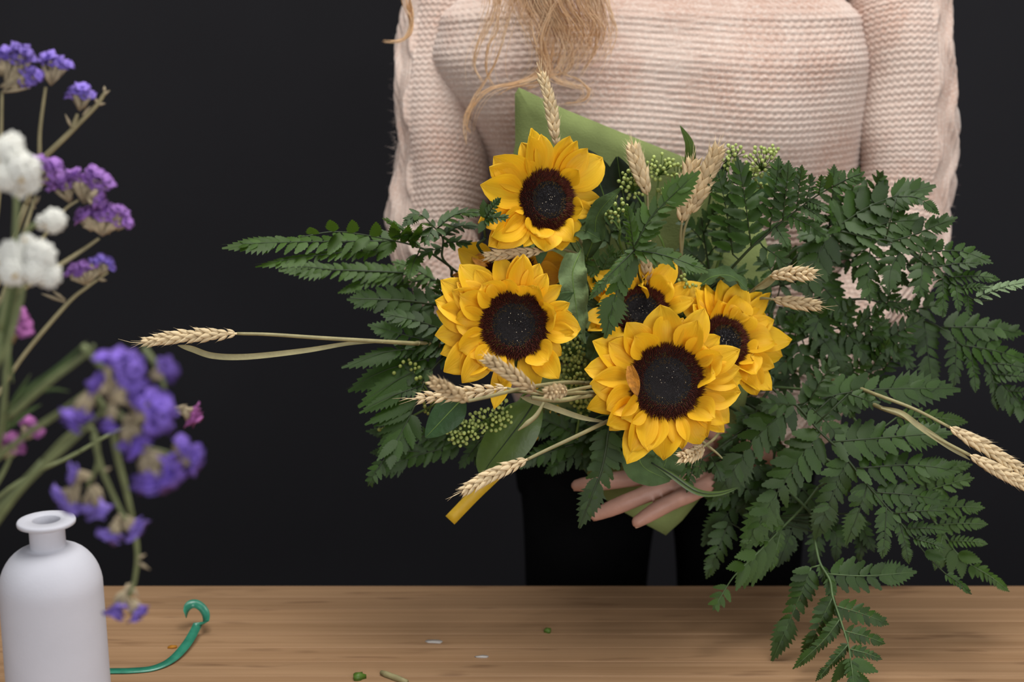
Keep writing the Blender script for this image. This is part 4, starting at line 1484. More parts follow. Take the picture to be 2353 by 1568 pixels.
INN = {'h': 0.012, 'arch': 0.012, 'cup': 0.6, 'w': 0.0138}
sunflower('topmost sunflower turned sideways with broad flat petals under the upright wheat ear', (1257, 460, 1.27), (0.42, -0.86, 0.22), 68,
          [(1222, 294), (1243, 308), (1211, 312), (1202, 324), (1138, 358, {'w': 0.0165}), (1121, 385), (1110, 424, {'w': 0.016}), (1100, 512, {'h': -0.004}), (1114, 525, {'w': 0.013}), (1121, 566, {'h': -0.004}), (1127, 545), (1149, 568), (1202, 568), (1230, 545, INN),
           (1256, 576, {'w': 0.014}), (1288, 578, {'w': 0.014}), (1333, 553, {'w': 0.013}), (1360, 492), (1376, 454), (1387, 362, {'w': 0.016}), (1347, 341), (1325, 324), (1306, 313), (1160, 470, {'h': 0.004, 'w': 0.014}), (1180, 380, {'h': 0.004, 'w': 0.015}),
           (1330, 390, {'h': 0.018, 'w': 0.010}), (1340, 480, {'h': 0.016, 'w': 0.012}), (1310, 530, {'h': 0.016, 'w': 0.012, 'curl': -0.012}), (1280, 345, {'h': 0.002})], 1, inner=0, lift=0.010)
sunflower('sunflower with ruffled double petals directly above the crossed wheat ears', (1182, 747, 1.225), (-0.06, -0.96, 0.22), 77,
          [(1054, 606), (1143, 583), (1203, 582), (1190, 588), (1240, 606), (1257, 628), (1291, 655), (1308, 697), (1314, 722), (1328, 752), (1322, 764), (1290, 818), (1277, 856), (1235, 895, {'w': 0.013}), (1136, 940, {'w': 0.010}), (1153, 880), (1062, 880), (1020, 855), (1013, 814),
           (1002, 770), (1000, 715), (1000, 691), (1039, 668), (1013, 644), (1049, 649), (1092, 619), (1041, 736, INN), (1060, 682, INN), (1054, 805, INN), (1110, 655, INN), (1150, 640, INN), (1225, 655, INN), (1275, 720, INN), (1260, 830, INN), (1110, 850, INN)], 2, inner=5, lift=0.004)
sunflower('half hidden sunflower overhung by an arching fern frond', (1472, 715, 1.275), (-0.05, -0.80, 0.60), 62,
          [(1425, 588), (1349, 626), (1353, 653), (1342, 731), (1351, 758), (1400, 640), (1441, 612), (1470, 606), (1498, 609), (1549, 615), (1586, 660), (1623, 653), (1595, 690), (1380, 700, INN), (1420, 655, INN), (1540, 650, INN), (1480, 650, INN), (1370, 760)], 3, inner=4, mat='petal', lift=0.006)
sunflower('sunflower turned away to the side behind the biggest-disc sunflower', (1664, 785, 1.262), (0.30, -0.82, 0.48), 58,
          [(1658, 641), (1626, 676), (1706, 649), (1750, 672), (1771, 672, {'w': 0.009}), (1702, 680, INN), (1744, 696), (1781, 734), (1816, 783), (1777, 784, INN), (1803, 817), (1779, 846), (1771, 899), (1744, 900), (1709, 886), (1734, 860, INN), (1620, 655), (1565, 680), (1590, 700),
           (1740, 820, INN), (1660, 690, INN), (1720, 715, INN)], 4, inner=4, lift=0.006)
sunflower('sunflower with the biggest dark disc and drooping lower petals', (1532, 877, 1.195), (0.02, -0.955, 0.30), 86,
          [(1518, 700, {'w': 0.0165}), (1572, 727), (1621, 707, {'w': 0.014}), (1441, 741, {'w': 0.014}), (1416, 776), (1658, 771), (1701, 803), (1701, 845), (1701, 902, {'w': 0.0165}), (1677, 972, {'w': 0.015}), (1663, 994), (1626, 1004, {'w': 0.014}), (1569, 1033), (1524, 1058, {'w': 0.015}),
           (1492, 1033, {'h': 0.014, 'w': 0.014, 'cup': 0.6}), (1440, 1066, {'w': 0.015}), (1393, 978, {'w': 0.013}), (1400, 990), (1347, 940), (1393, 943, INN), (1355, 883, {'w': 0.015, 'h': 0.012}), (1342, 848), (1361, 784, {'w': 0.015}), (1600, 740, INN), (1660, 820, INN), (1639, 857, INN),
           (1640, 960, INN), (1430, 960, INN), (1460, 775, INN), (1630, 790, INN)], 5, inner=5, lift=0.004)
sunflower('sunflower with deep orange petals hidden behind the ruffled sunflower', (1175, 640, 1.305), (0, -0.93, 0.35), 60,
          [(1052, 572, {'w': 0.014, 'mat': 'petal'}), (1065, 606, {'w': 0.012}), (1305, 600, {'w': 0.016}), (1290, 630, {'w': 0.015}), (1275, 655), (1085, 590, {'mat': 'petal_dry'}), (1245, 572), (1040, 630, {'mat': 'petal_dry', 'w': 0.006}), (1022, 705, {'mat': 'petal_dry', 'w': 0.005})], 6, inner=0, mat='petal_dk', sepals=3)
# withered petal stuck on the front disc
c0 = P(1458, 872, 1.178)
petal_mb(c0 + Vector((-.004, 0, .012)), c0 + Vector((.003, -.002, -.013)), Vector((-.3, -.9, .2)), 0.0055, 0.004, 0.8, 77, .004)
sf5 = [o for o in COL.objects if o.get('label', '').startswith('sunflower with the biggest')][0]
petal_mb(c0 + Vector((-.004, 0, .012)), c0 + Vector((.003, -.002, -.013)), Vector((-.3, -.9, .2)).normalized(), 0.0055, 0.004, 0.8, 77, .004).build('withered_petal', M['petal_dry'], sf5)

# ------------------------------------------------------------------ wheat
def grain_mesh(name, mat, seed):
    rg = random.Random(seed)
    mb = MB()
    sec = [(0, 0.10), (0.12, 0.55), (0.35, 1.0), (0.62, 0.82), (0.84, 0.34), (0.97, 0.06)]
    v, f = [], []
    sg = 6
    for x, r in sec:
        for k in range(sg):
            an = 2 * pi * k / sg
            v.append(Vector((x, 0.21 * r * math.cos(an), 0.16 * r * math.sin(an) + 0.10 * x * x)))
    for i in range(len(sec) - 1):
        for k in range(sg):
            k2 = (k + 1) % sg
            f.append((i * sg + k, i * sg + k2, (i + 1) * sg + k2, (i + 1) * sg + k))
    o = len(v)
    v.append(Vector((1.22 + rg.uniform(0, .25), rg.uniform(-.05, .05), 0.16)))
    for k in range(sg):
        f.append(((len(sec) - 1) * sg + k, (len(sec) - 1) * sg + (k + 1) % sg, o))
    mb.add(v, f)
    return mb.mesh(name, mat)


GM = {k: [grain_mesh('spikelet', M[k], s_) for s_ in (1, 2, 3)] for k in ('wheat', 'wheat_br')}


def wheat(label, base, tip, stem, wid=17, seed=0, mat='wheat', blade=None, nodes=None, face=(0, -1, 0.25), awns=4, stem_r=0.0014, bind=True, group='wheat stalks of the bouquet'):
    rg = random.Random(seed)
    b, t = P(*base), P(*tip)
    root = thing('wheat_stalk', b, label, 'wheat', group)
    ax = (t - b)
    L = ax.length
    w = m_px(b, wid)
    nodes = nodes or max(6, int(round(L / 0.0062)))
    Nf = Vector(face)
    bend = Vector((rg.uniform(-.03, .03), 0, rg.uniform(-.02, .03))) * L
    line = catmull([b, b.lerp(t, .5) + bend, t], 12)
    ear = MB().tube(resample(line, 10), [0.0012, 0.0011, 0.0009, 0.0006], 6).build('ear', M[mat], root, origin=b)
    WL[ear.name] = b
    gl = max(0.0118, w * 1.65)
    for i in range(nodes):
        s_ = (i + 0.3) / nodes * 0.94
        fi = s_ * (len(line) - 1)
        k = min(int(fi), len(line) - 2)
        p = line[k].lerp(line[k + 1], fi - k)
        tn = (line[k + 1] - line[k]).normalized()
        n_ = (Nf - tn * Nf.dot(tn)).normalized()
        sd = n_.cross(tn).normalized()
        env = (0.62 + 0.38 * math.sin(min(1, s_ / 0.28) * pi / 2)) * (1 - 0.42 * max(0, (s_ - 0.55) / 0.45) ** 1.6)
        alt = 1 if i % 2 else -1
        for ang, off in ((0.28 * alt, 0.25), (1.25 * alt, 0.72), (-1.0 * alt, 0.72), (2.5 * alt, 0.55), (-2.35 * alt, 0.6)):
            o = (n_ * math.cos(ang) + sd * math.sin(ang)).normalized()
            spread = 0.30 + rg.uniform(-.08, .10)
            d = (tn * math.cos(spread) + o * math.sin(spread))
            g = gl * env * rg.uniform(0.92, 1.1)
            r3 = basis(d, o)
            S = Matrix.Diagonal((g, g * 1.05, g * 1.05))
            link('spikelet', rg.choice(GM[mat]), ear, p + o * (w * 0.42 * env * off), None, r3 @ S)
    for k in range(awns):
        d = (ax.normalized() + Vector([rg.uniform(-.25, .25) for _ in range(3)])).normalized()
        p = t - ax.normalized() * rg.uniform(0, .01)
        MB().tube([p, p + d * 0.008, p + d * rg.uniform(.012, .020) + Vector((0, 0, rg.uniform(-.003, .003)))], [0.0004, 0.00025, 0.00008], 4).build('awn', M[mat], ear, origin=p)
    sp = [P(*q) for q in stem]
    pts = catmull([b] + sp, 6)
    mb = MB().tube(pts, [stem_r * 0.75, stem_r, stem_r * 1.1], 7)
    if bind:
        dd = (pts[-2] - pts[-1]).normalized() if len(pts) > 1 else -ax.normalized()
        mb.tube(stem_to_bind(pts[-1], dd, 0.02, seed), stem_r * 1.05, 6)
    mb.build('stem', M['straw'], root)
    if blade:
        bp = catmull([P(*q) for q in blade], 8)
        rows = []
        for i, p in enumerate(bp):
            s_ = i / (len(bp) - 1)
            ww = 0.0027 * (0.35 + 0.65 * math.sin(min(1, s_ / 0.6) * pi / 2)) * (1 - max(0, (s_ - .8) / .2) ** 2 * .9)
            tn = (bp[min(i + 1, len(bp) - 1)] - bp[max(i - 1, 0)]).normalized()
            sd = Vector((0, -1, 0.35)).cross(tn).normalized()
            rows.append([p - sd * ww, p + Vector((0, 0.0012, 0)), p + sd * ww])
        MB().grid(rows).build('leaf_blade', M['straw'], root)
    return root


wheat('lone wheat ear sticking straight out to the side over the dark wall', (545, 767, 1.20), (322, 788, 1.19), [(620, 769, 1.205), (740, 777, 1.22), (860, 784, 1.24), (960, 790, 1.27)], 17, 1, 'wheat', blade=[(880, 785, 1.243), (800, 790, 1.23), (700, 806, 1.22), (570, 820, 1.21), (490, 818, 1.205), (440, 802, 1.20), (408, 794, 1.198)], stem_r=0.0018)
wheat('upright wheat ear rising above the topmost sunflower', (1279, 338, 1.315), (1243, 165, 1.315), [(1285, 400, 1.32), (1300, 470, 1.33)], 15, 2, 'wheat')
wheat('plump wheat ear in front of the pale bud cluster', (1488, 448, 1.30), (1455, 338, 1.295), [(1490, 520, 1.305), (1496, 590, 1.32)], 23, 3, 'wheat', awns=6)
wheat('shorter brown wheat ear with a blunt top, of the two twin ears', (1567, 512, 1.285), (1592, 372, 1.285), [(1564, 545, 1.29), (1566, 590, 1.30)], 27, 4, 'wheat_br')
wheat('longer brown wheat ear leaning outward, of the two twin ears', (1585, 492, 1.283), (1652, 338, 1.275), [(1572, 530, 1.288), (1566, 580, 1.30)], 25, 5, 'wheat_br')
wheat('bristly wheat ear pointing away among the ferns beside the turned-away sunflower', (1770, 634, 1.265), (1868, 630, 1.235), [(1745, 655, 1.28), (1715, 680, 1.30)], 20, 6, 'wheat', blade=[(1735, 665, 1.28), (1760, 655, 1.272), (1785, 632, 1.265)])
wheat('braided wheat ear lying level under the bristly ear', (1776, 688, 1.265), (1886, 703, 1.25), [(1750, 686, 1.28), (1720, 690, 1.30)], 17, 7, 'wheat_br', awns=2)
wheat('upper ear of the wheat pair jutting out over the large fern', (2182, 982, 1.21), (2362, 1092, 1.20), [(2100, 940, 1.22), (2010, 906, 1.245), (1940, 880, 1.32), (1860, 860, 1.37)], 19, 8, 'wheat', stem_r=0.0017)
wheat('lower ear of the wheat pair jutting out over the large fern', (2228, 1046, 1.20), (2370, 1122, 1.188), [(2150, 1005, 1.21), (2080, 960, 1.22), (2025, 938, 1.24), (1960, 910, 1.31), (1880, 890, 1.37)], 18, 9, 'wheat', blade=[(2025, 936, 1.228), (2070, 948, 1.218), (2110, 978, 1.212), (2160, 1012, 1.208), (2230, 1058, 1.20)], stem_r=0.0019)
wheat('wheat ear with fat clean grains pointing sideways below the ruffled sunflower', (1165, 892, 1.185), (948, 918, 1.175), [(1230, 905, 1.19), (1310, 905, 1.20), (1370, 900, 1.24)], 19, 10, 'wheat', nodes=9)
wheat('out of focus wheat ear crossing over the fat-grained ear', (1075, 922, 1.085), (990, 876, 1.06), [(1130, 910, 1.10), (1200, 893, 1.13), (1290, 880, 1.19), (1340, 880, 1.24)], 19, 11, 'wheat_br', awns=0, stem_r=0.0017)
wheat('wheat ear slanting over the lower petals of the ruffled sunflower', (1232, 900, 1.10), (1112, 822, 1.085), [(1262, 906, 1.12), (1330, 902, 1.17), (1385, 905, 1.23)], 20, 12, 'wheat_br', awns=1)
wheat('short foreshortened wheat ear beside the crossed straw stems', (1300, 900, 1.12), (1258, 904, 1.07), [(1335, 893, 1.15), (1380, 885, 1.22)], 17, 13, 'wheat_br', nodes=8, awns=0)
wheat('wheat ear slanting down below the bouquet in front of the trousers', (1212, 1056, 1.165), (1058, 1132, 1.15), [(1255, 1035, 1.17), (1330, 1000, 1.18), (1388, 972, 1.20), (1440, 950, 1.24)], 19, 14, 'wheat', blade=[(1388, 970, 1.20), (1330, 958, 1.205), (1250, 930, 1.21), (1195, 912, 1.215)], stem_r=0.0018)
wheat('stubby wheat ear poking forward under the biggest sunflower', (1615, 1028, 1.205), (1566, 1052, 1.165), [(1640, 1010, 1.225), (1655, 990, 1.26)], 19, 15, 'wheat', nodes=9, awns=1)
wheat('wheat ear squeezed between the topmost and ruffled sunflowers', (1245, 578, 1.255), (1112, 590, 1.24), [(1290, 572, 1.27), (1340, 590, 1.30)], 12, 16, 'wheat_br', awns=1)
wheat('shaded wheat ear standing behind the arching fern frond', (1487, 650, 1.29), (1483, 545, 1.285), [(1495, 690, 1.30)], 17, 17, 'wheat_br')
# loose curled blade tips of the straw
tag(MB().tube(catmull([P(1250, 925, 1.16), P(1232, 955, 1.155), P(1212, 972, 1.15), P(1190, 990, 1.148)], 5), [0.0012, 0.0022, 0.0024, 0.0005], 5).build('straw_blade', M['straw']), 'dry twisted straw blade tip hanging below the short wheat ear', 'straw')
tag(MB().tube(catmull([P(1405, 905, 1.215), P(1340, 912, 1.18), P(1290, 920, 1.16), P(1250, 918, 1.145), P(1222, 914, 1.14)], 5), [0.0012, 0.0020, 0.0021, 0.0017], 6).build('straw_blade', M['straw']), 'cut straw end lying level under the short wheat ear', 'straw')
tag(MB().tube(catmull([P(1610, 1012, 1.225), P(1630, 1028, 1.215), P(1648, 1042, 1.21), P(1660, 1054, 1.208)], 5), [0.0016, 0.0014, 0.0010, 0.0007], 5).build('straw_blade', M['straw']), 'dry bent straw tip beside the stubby wheat ear', 'straw')

# ------------------------------------------------------------------ green bud sprays
ICO = None


def buds(label, base, blobs, Y, seed, mat='bud', rb_=4.5):
    rg = random.Random(seed)
    b = P(*base)
    root = thing('bud_spray', b, label, 'buds', 'green bud sprays of the bouquet')
    st, bd = MB(), MB()
    for cx, cy, rx, ry, n in blobs:
        n = max(4, int(n * 0.72))
        j = P(cx, cy + ry * 0.55, Y + 0.014)
        st.tube(catmull([b, b.lerp(j, .6) + Vector((0, 0, .003)), j], 5), [0.0011, 0.0009, 0.0007], 5)
        placed = []
        tries = 0
        while len(placed) < n and tries < n * 40:
            tries += 1
            a_, r_ = rg.uniform(0, 2 * pi), math.sqrt(rg.random())
            x, y = cx + rx * r_ * math.cos(a_), cy + ry * r_ * math.sin(a_)
            if any((x - q[0]) ** 2 + (y - q[1]) ** 2 < (rb_ * 1.75) ** 2 for q in placed):
                continue
            placed.append((x, y))
            p = P(x, y, Y - 0.012 * (1 - r_ * r_) + rg.uniform(-.004, .004))
            rr_ = m_px(p, rb_ * rg.uniform(.8, 1.12))
            k = P(cx + (x - cx) * 0.55, cy + (y - cy) * 0.45 + ry * 0.25, Y + 0.006)
            st.tube([j, k], 0.0004, 4, False)
            st.tube([k, p], [0.0004, 0.0005], 4, False)
            d = (p - k).normalized()
            R3 = basis(d, UP if abs(d.z) < .9 else VIEW)
            bd.ellipsoid(p, (rr_ * 1.18, rr_, rr_), R3, nu=8, nv=6)
    st.tube(stem_to_bind(b, (P(blobs[0][0], blobs[0][1], Y) - b).normalized(), 0.03, seed), 0.0012, 5)
    st.build('stem', M['bud_stem'], root)
    bd.build('buds', M[mat], root, kind='stuff')
    return root


buds('pale green bud spray behind the plump wheat ear', (1500, 520, 1.325), [(1455, 420, 34, 40, 42), (1515, 385, 40, 32, 40), (1555, 410, 20, 35, 14), (1535, 445, 24, 28, 14)], 1.32, 1)
buds('small bud spray beside the curled sunflower leaf', (1425, 530, 1.30), [(1418, 480, 24, 30, 22), (1400, 500, 14, 14, 6)], 1.285, 2, 'bud')
buds('bright green bud spray rising in front of the sweater', (1680, 455, 1.335), [(1690, 350, 26, 22, 20), (1672, 375, 14, 20, 10), (1750, 372, 42, 36, 46), (1775, 345, 22, 14, 12), (1725, 400, 30, 16, 16), (1750, 425, 26, 12, 9)], 1.325, 3)
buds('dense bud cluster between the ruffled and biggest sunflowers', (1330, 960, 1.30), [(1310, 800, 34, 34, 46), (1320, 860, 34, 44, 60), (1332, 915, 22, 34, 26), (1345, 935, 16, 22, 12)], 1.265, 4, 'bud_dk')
buds('bud spray hanging below the ruffled sunflower beside the broad leaf', (1190, 925, 1.27), [(1125, 965, 52, 26, 54), (1070, 990, 46, 28, 48), (1055, 1010, 24, 18, 16), (1150, 940, 30, 22, 18)], 1.235, 5)
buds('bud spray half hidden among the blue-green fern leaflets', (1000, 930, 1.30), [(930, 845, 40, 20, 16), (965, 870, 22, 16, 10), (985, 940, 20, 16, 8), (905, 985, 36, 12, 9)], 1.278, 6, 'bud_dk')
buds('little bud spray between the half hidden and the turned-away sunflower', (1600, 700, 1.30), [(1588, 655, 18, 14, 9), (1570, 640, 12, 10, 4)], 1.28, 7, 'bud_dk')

# ------------------------------------------------------------------ broad leaves
def broad_leaf(label, pts, wid, mat, seed=0, fold=0.25, nrm=(0, -0.85, 0.5), name='leaf', wave=0.0, peak=0.45, rib='bud_stem', tipw=0.7, group=None, cat='leaf', curl=0):
    rg = random.Random(seed)
    line = catmull([P(*q) for q in pts], 8)
    line = resample(line, 20)
    wm = m_px(line[8], wid) * 0.5
    N_ = Vector(nrm).normalized()
    rows = []
    for i, p in enumerate(line):
        s_ = i / 19
        tn = (line[min(i + 1, 19)] - line[max(i - 1, 0)]).normalized()
        sd = N_.cross(tn).normalized()
        ln = tn.cross(sd).normalized()
        w = wm * (math.sin(s_ / peak * pi / 2) ** 0.8 if s_ < peak else max(0.02, math.cos((s_ - peak) / (1 - peak) * pi / 2)) ** tipw)
        w = max(w, wm * 0.03)
        row = []
        for k in range(9):
            u = -1 + k / 4
            z = fold * w * abs(u) - 0.25 * w * u * u + wave * wm * math.sin(i * 1.3 + u * 2 + seed) * abs(u)
            uu = u
            if curl and abs(u) > 0.5:
                z += curl * w * (abs(u) - 0.5) * (1 + 0.5 * math.sin(i * 1.1 + seed))
                uu = math.copysign(0.5 + (abs(u) - 0.5) * 0.5, u)
            row.append(p + sd * (w * uu) + ln * z)
        rows.append(row)
    o = MB().grid(rows).build(name, M[mat], origin=line[0])
    WL[o.name] = line[0]
    tag(o, label, cat, group)
    MB().tube([q + N_ * 0.0002 for q in line], [m_px(line[0], 2.0), m_px(line[0], 1.2), m_px(line[0], 0.4)], 5).build('midrib', M[rib], o, origin=line[0])
    return o


def leaf_stalk(o, p, seed, mat='sun_stem'):
    MB().tube(stem_to_bind(p, Vector((0, -1, 0)), 0.02, seed), 0.0011, 5).build('stalk', M[mat], o, origin=p)


for lab, pts, wd, mt, kw in [
    ('broad smooth green leaf hanging under the bud spray', [(1240, 905, 1.262), (1205, 960, 1.25), (1160, 1020, 1.243), (1125, 1065, 1.24), (1108, 1095, 1.238)], 110, 'leaf', dict(fold=0.18, peak=0.50, tipw=0.5, rib='leaf_dk')),
    ('oval pointed leaf with a hairy rim under the wheat ears', [(1068, 912, 1.232), (1042, 938, 1.225), (1010, 972, 1.22), (978, 1006, 1.218)], 74, 'leaf_md', dict(fold=0.22, peak=0.38)),
    ('slender curved green leaf tip standing up in front of the sweater', [(1584, 420, 1.335), (1586, 370, 1.333), (1584, 330, 1.33), (1563, 289, 1.325)], 26, 'leaf', dict(fold=0.2, peak=0.35)),
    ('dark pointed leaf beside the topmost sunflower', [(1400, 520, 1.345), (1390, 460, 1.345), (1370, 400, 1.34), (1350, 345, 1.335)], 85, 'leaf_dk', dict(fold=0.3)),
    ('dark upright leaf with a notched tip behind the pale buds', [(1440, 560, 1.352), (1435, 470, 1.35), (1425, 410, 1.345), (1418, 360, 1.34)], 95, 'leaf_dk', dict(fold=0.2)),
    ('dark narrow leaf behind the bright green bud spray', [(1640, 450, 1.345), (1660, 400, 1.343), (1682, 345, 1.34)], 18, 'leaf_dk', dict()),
    ('smooth grey-green leaf lying behind the bright bud spray', [(1700, 470, 1.355), (1750, 430, 1.355), (1800, 400, 1.352), (1832, 395, 1.35)], 60, 'leaf_md', dict(fold=0.1)),
    ('curled downy sunflower leaf beside the topmost sunflower', [(1345, 600, 1.29), (1365, 545, 1.275), (1375, 490, 1.27), (1428, 432, 1.262)], 62, 'sun_leaf', dict(curl=0.9, wave=0.2, fold=0.3)),
    ('downy sunflower leaf folded under the topmost sunflower', [(1300, 545, 1.285), (1340, 530, 1.272), (1385, 555, 1.27)], 60, 'sun_leaf', dict(wave=0.2, fold=0.4, nrm=(0, -0.6, 0.8))),
    ('pale crinkled sunflower leaf between the ruffled and half hidden sunflowers', [(1335, 575, 1.265), (1316, 625, 1.252), (1322, 690, 1.245), (1330, 745, 1.242), (1342, 790, 1.24)], 88, 'sun_leaf_pale', dict(curl=0.6, wave=0.45, fold=0.15, peak=0.3)),
    ('downy sunflower leaf curling over behind the turned-away sunflower', [(1590, 680, 1.29), (1630, 640, 1.282), (1680, 635, 1.278), (1720, 670, 1.275)], 60, 'sun_leaf', dict(wave=0.2, curl=0.5, nrm=(0, -0.5, 0.85))),
    ('downy sunflower leaf hanging below the biggest sunflower', [(1500, 1000, 1.262), (1470, 1040, 1.255), (1480, 1075, 1.252), (1540, 1105, 1.25)], 85, 'sun_leaf', dict(wave=0.12, fold=0.3)),
    ('second downy sunflower leaf under the biggest sunflower beside the fingers', [(1540, 1010, 1.268), (1530, 1060, 1.262), (1510, 1108, 1.258)], 90, 'sun_leaf', dict(wave=0.15, fold=0.35)),
    ('thin narrow leaf trailing across the palm', [(1490, 1060, 1.255), (1540, 1090, 1.25), (1600, 1130, 1.247), (1650, 1135, 1.245), (1700, 1120, 1.245)], 16, 'leaf', dict(rib='leaf_dk')),
    ('dark sunflower leaf below the half hidden sunflower', [(1395, 760, 1.275), (1375, 790, 1.262), (1358, 830, 1.255)], 56, 'sun_leaf', dict(wave=0.1)),
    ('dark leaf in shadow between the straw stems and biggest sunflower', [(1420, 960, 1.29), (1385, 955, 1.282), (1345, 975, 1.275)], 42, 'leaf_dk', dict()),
]:
    o = broad_leaf(lab, pts, wd, mt, seed=len(lab), group='loose leaves of the bouquet', **kw)
    leaf_stalk(o, P(*pts[0]), len(lab))

# yellow ribbon end hanging out of the bouquet
yl = catmull([P(1290, 940, 1.34), P(1215, 1010, 1.31), P(1150, 1080, 1.285), P(1090, 1138, 1.27), P(1034, 1196, 1.262)], 6)
rows = []
for i, p in enumerate(yl):
    sd = Vector((0.68, -0.05, -0.66)).normalized() * 0.0058
    rows.append([p - sd, p, p + sd])
yo = MB().grid(rows).build('ribbon', M['rib_y'], origin=yl[-1])
tag(yo, 'flat yellow ribbon end hanging down from the bouquet', 'ribbon')
so = yo.modifiers.new('thick', 'SOLIDIFY')
so.thickness = 0.0004

# ================================================================== DRIED FLOWERS AT THE SIDE
VX = Vector((-0.405, 0.86, TZ))
vprof = [(0, 0), (0.030, 0), (0.034, 0.004), (0.036, 0.03), (0.036, 0.08), (0.032, 0.115), (0.024, 0.14), (0.024, 0.152), (0.027, 0.158), (0.025, 0.158), (0.0215, 0.15), (0.022, 0.13), (0.030, 0.10), (0.032, 0.03), (0.0, 0.008)]
vase = MB().lathe(vprof, VX, 40).build('vase', M['vase'], origin=VX)
tag(vase, 'plain pale vase on the table holding the dried statice flowers', 'vase')
VM = VX + Vector((0, 0, 0.155))


def floret_mesh(name, mat, seed):
    """papery ruffled funnel, unit size, opening along +X"""
    rg = random.Random(seed)
    n = 15
    v, f = [], []
    for x, r, rf in ((0.0, 0.10, 0), (0.45, 0.22, 0.1), (0.85, 0.55, 0.35), (1.0, 0.85, 0.6), (0.80, 0.30, 0.1)):
        for k in range(n):
            an = 2 * pi * k / n
            q = 1 + 0.25 * rf * math.sin(5 * an + seed) + rg.uniform(-.12, .12) * rf
            v.append(Vector((x + 0.22 * rf * math.sin(3 * an + seed * 2) + rg.uniform(-.08, .08) * rf, r * q * math.cos(an), r * q * math.sin(an))))
    for i in range(4):
        for k in range(n):
            k2 = (k + 1) % n
            f.append((i * n + k, i * n + k2, (i + 1) * n + k2, (i + 1) * n + k))
    mb = MB()
    mb.add(v, f)
    return mb.mesh(name, mat)


def calyx_mesh(seed):
    rg = random.Random(seed)
    mb = MB()
    for k in range(3):
        a_ = rg.uniform(0, 6.28)
        e = Vector((0.75 + rg.uniform(0, .3), 0.20 * math.cos(a_), 0.20 * math.sin(a_)))
        mb.tube([Vector((-0.25, 0, 0)), e * 0.55, e], [0.12, 0.13, 0.02], 5)
    return mb.mesh('calyx', M['calyx'])


FM = {k: [floret_mesh('floret', M[k], s_) for s_ in (1, 2, 3)] for k in ('stat', 'stat_v', 'stat_d', 'pink')}
CX = [calyx_mesh(s_) for s_ in (1, 2)]


def statice(label, stems, heads, seed, r=0.0016, mat='dry_stem', to_vase=True, bracts=()):
    """stems: list of [(px,py,Y)...]; heads: (cx,cy,Y,rx,ry,n,florpx,mat,dirx,diry) florets over a dome that opens along dir"""
    rg = random.Random(seed)
    p0 = P(*stems[0][0])
    root = thing('statice_stem', p0, label, 'statice', 'dried flower stems at the side')
    sb = MB()
    for i, st in enumerate(stems):
        pts = catmull([P(*q) for q in st], 6)
        sb.tube(pts, [r, r * 0.95, r * 0.75, r * 0.55], 6)
        if i == 0 and to_vase:
            a_ = pts[0]
            d = (pts[0] - pts[1]).normalized()
            e = VM + Vector((rg.uniform(-.012, .012), rg.uniform(-.012, .012), -0.02))
            e2 = VX + Vector((rg.uniform(-.02, .02), rg.uniform(-.02, .02), 0.02))
            L = (e - a_).length
            sb.tube(catmull([a_, a_ + d * L * 0.3, e + Vector((0, 0, L * 0.25)), e, e2], 6), r * 1.1, 6)
    sb.build('stem', M[mat], root)
    for cx, cy, Y, rx, ry, n, fp, fm, dx, dy_ in heads:
        bpt = P(cx - dx * ry * 1.9, cy - dy_ * ry * 1.9, Y)
        for k in range(n):
            for _ in range(30):
                u, w = rg.uniform(-1, 1), rg.uniform(-1, 1)
                if u * u + w * w < 1 and w > -0.45:
                    break
            # u across, w along the opening direction
            x = cx + (-dy_) * u * rx + dx * w * ry
            y = cy + dx * u * rx + dy_ * w * ry
            p = P(x, y, Y + rg.uniform(-1, 1) * m_px(bpt, min(rx, ry)) * 0.55)
            d = (p - bpt)
            d = (d.normalized() + Vector((0, -0.30, 0)) + Vector([rg.uniform(-.25, .25) for _ in range(3)])).normalized()
            l = m_px(p, fp) * rg.uniform(.85, 1.15)
            r3 = basis(d, Vector((rg.uniform(-1, 1), rg.uniform(-1, 1), 1)))
            fo = link('floret', rg.choice(FM[fm]), root, p - d * l * 0.6, None, r3 @ Matrix.Diagonal((l, l, l)))
            q = p - d * l * 0.6
            WL[fo.name] = q
            link_c = bpy.data.objects.new('calyx', rg.choice(CX))
            COL.objects.link(link_c)
            link_c.parent = fo
            link_c.location = (-0.70, 0, 0)
            link_c.scale = (1.15, 1.5, 1.5)
        # tan stalks between head base and florets
        sm_ = MB()
        for k in range(max(6, n)):
            u, w = rg.uniform(-.9, .9), rg.uniform(-.7, 0.0)
            x = cx + (-dy_) * u * rx + dx * w * ry
            y = cy + dx * u * rx + dy_ * w * ry
            sm_.tube([bpt, P(x, y, Y + rg.uniform(-.005, .003))], [0.0007, 0.0016], 5)
        for k in range(3):
            u = rg.uniform(-1, 1)
            e = P(cx - dx * ry * 0.2 + (-dy_) * u * rx * 0.9, cy - dy_ * ry * 0.2 + dx * u * rx * .9, Y - 0.004)
            sm_.tube([bpt, bpt.lerp(e, .5), e], [0.0006, 0.0020, 0.0002], 5)
        sm_.build('bract_cluster', M['calyx'], root)
    for bx, by, tx, ty, Y in bracts:
        MB().tube([P(bx, by, Y), P((bx + tx) / 2, (by + ty) / 2, Y), P(tx, ty, Y)], [0.0007, 0.0013, 0.0002], 5).build('bract', M['calyx'], root)
    return root


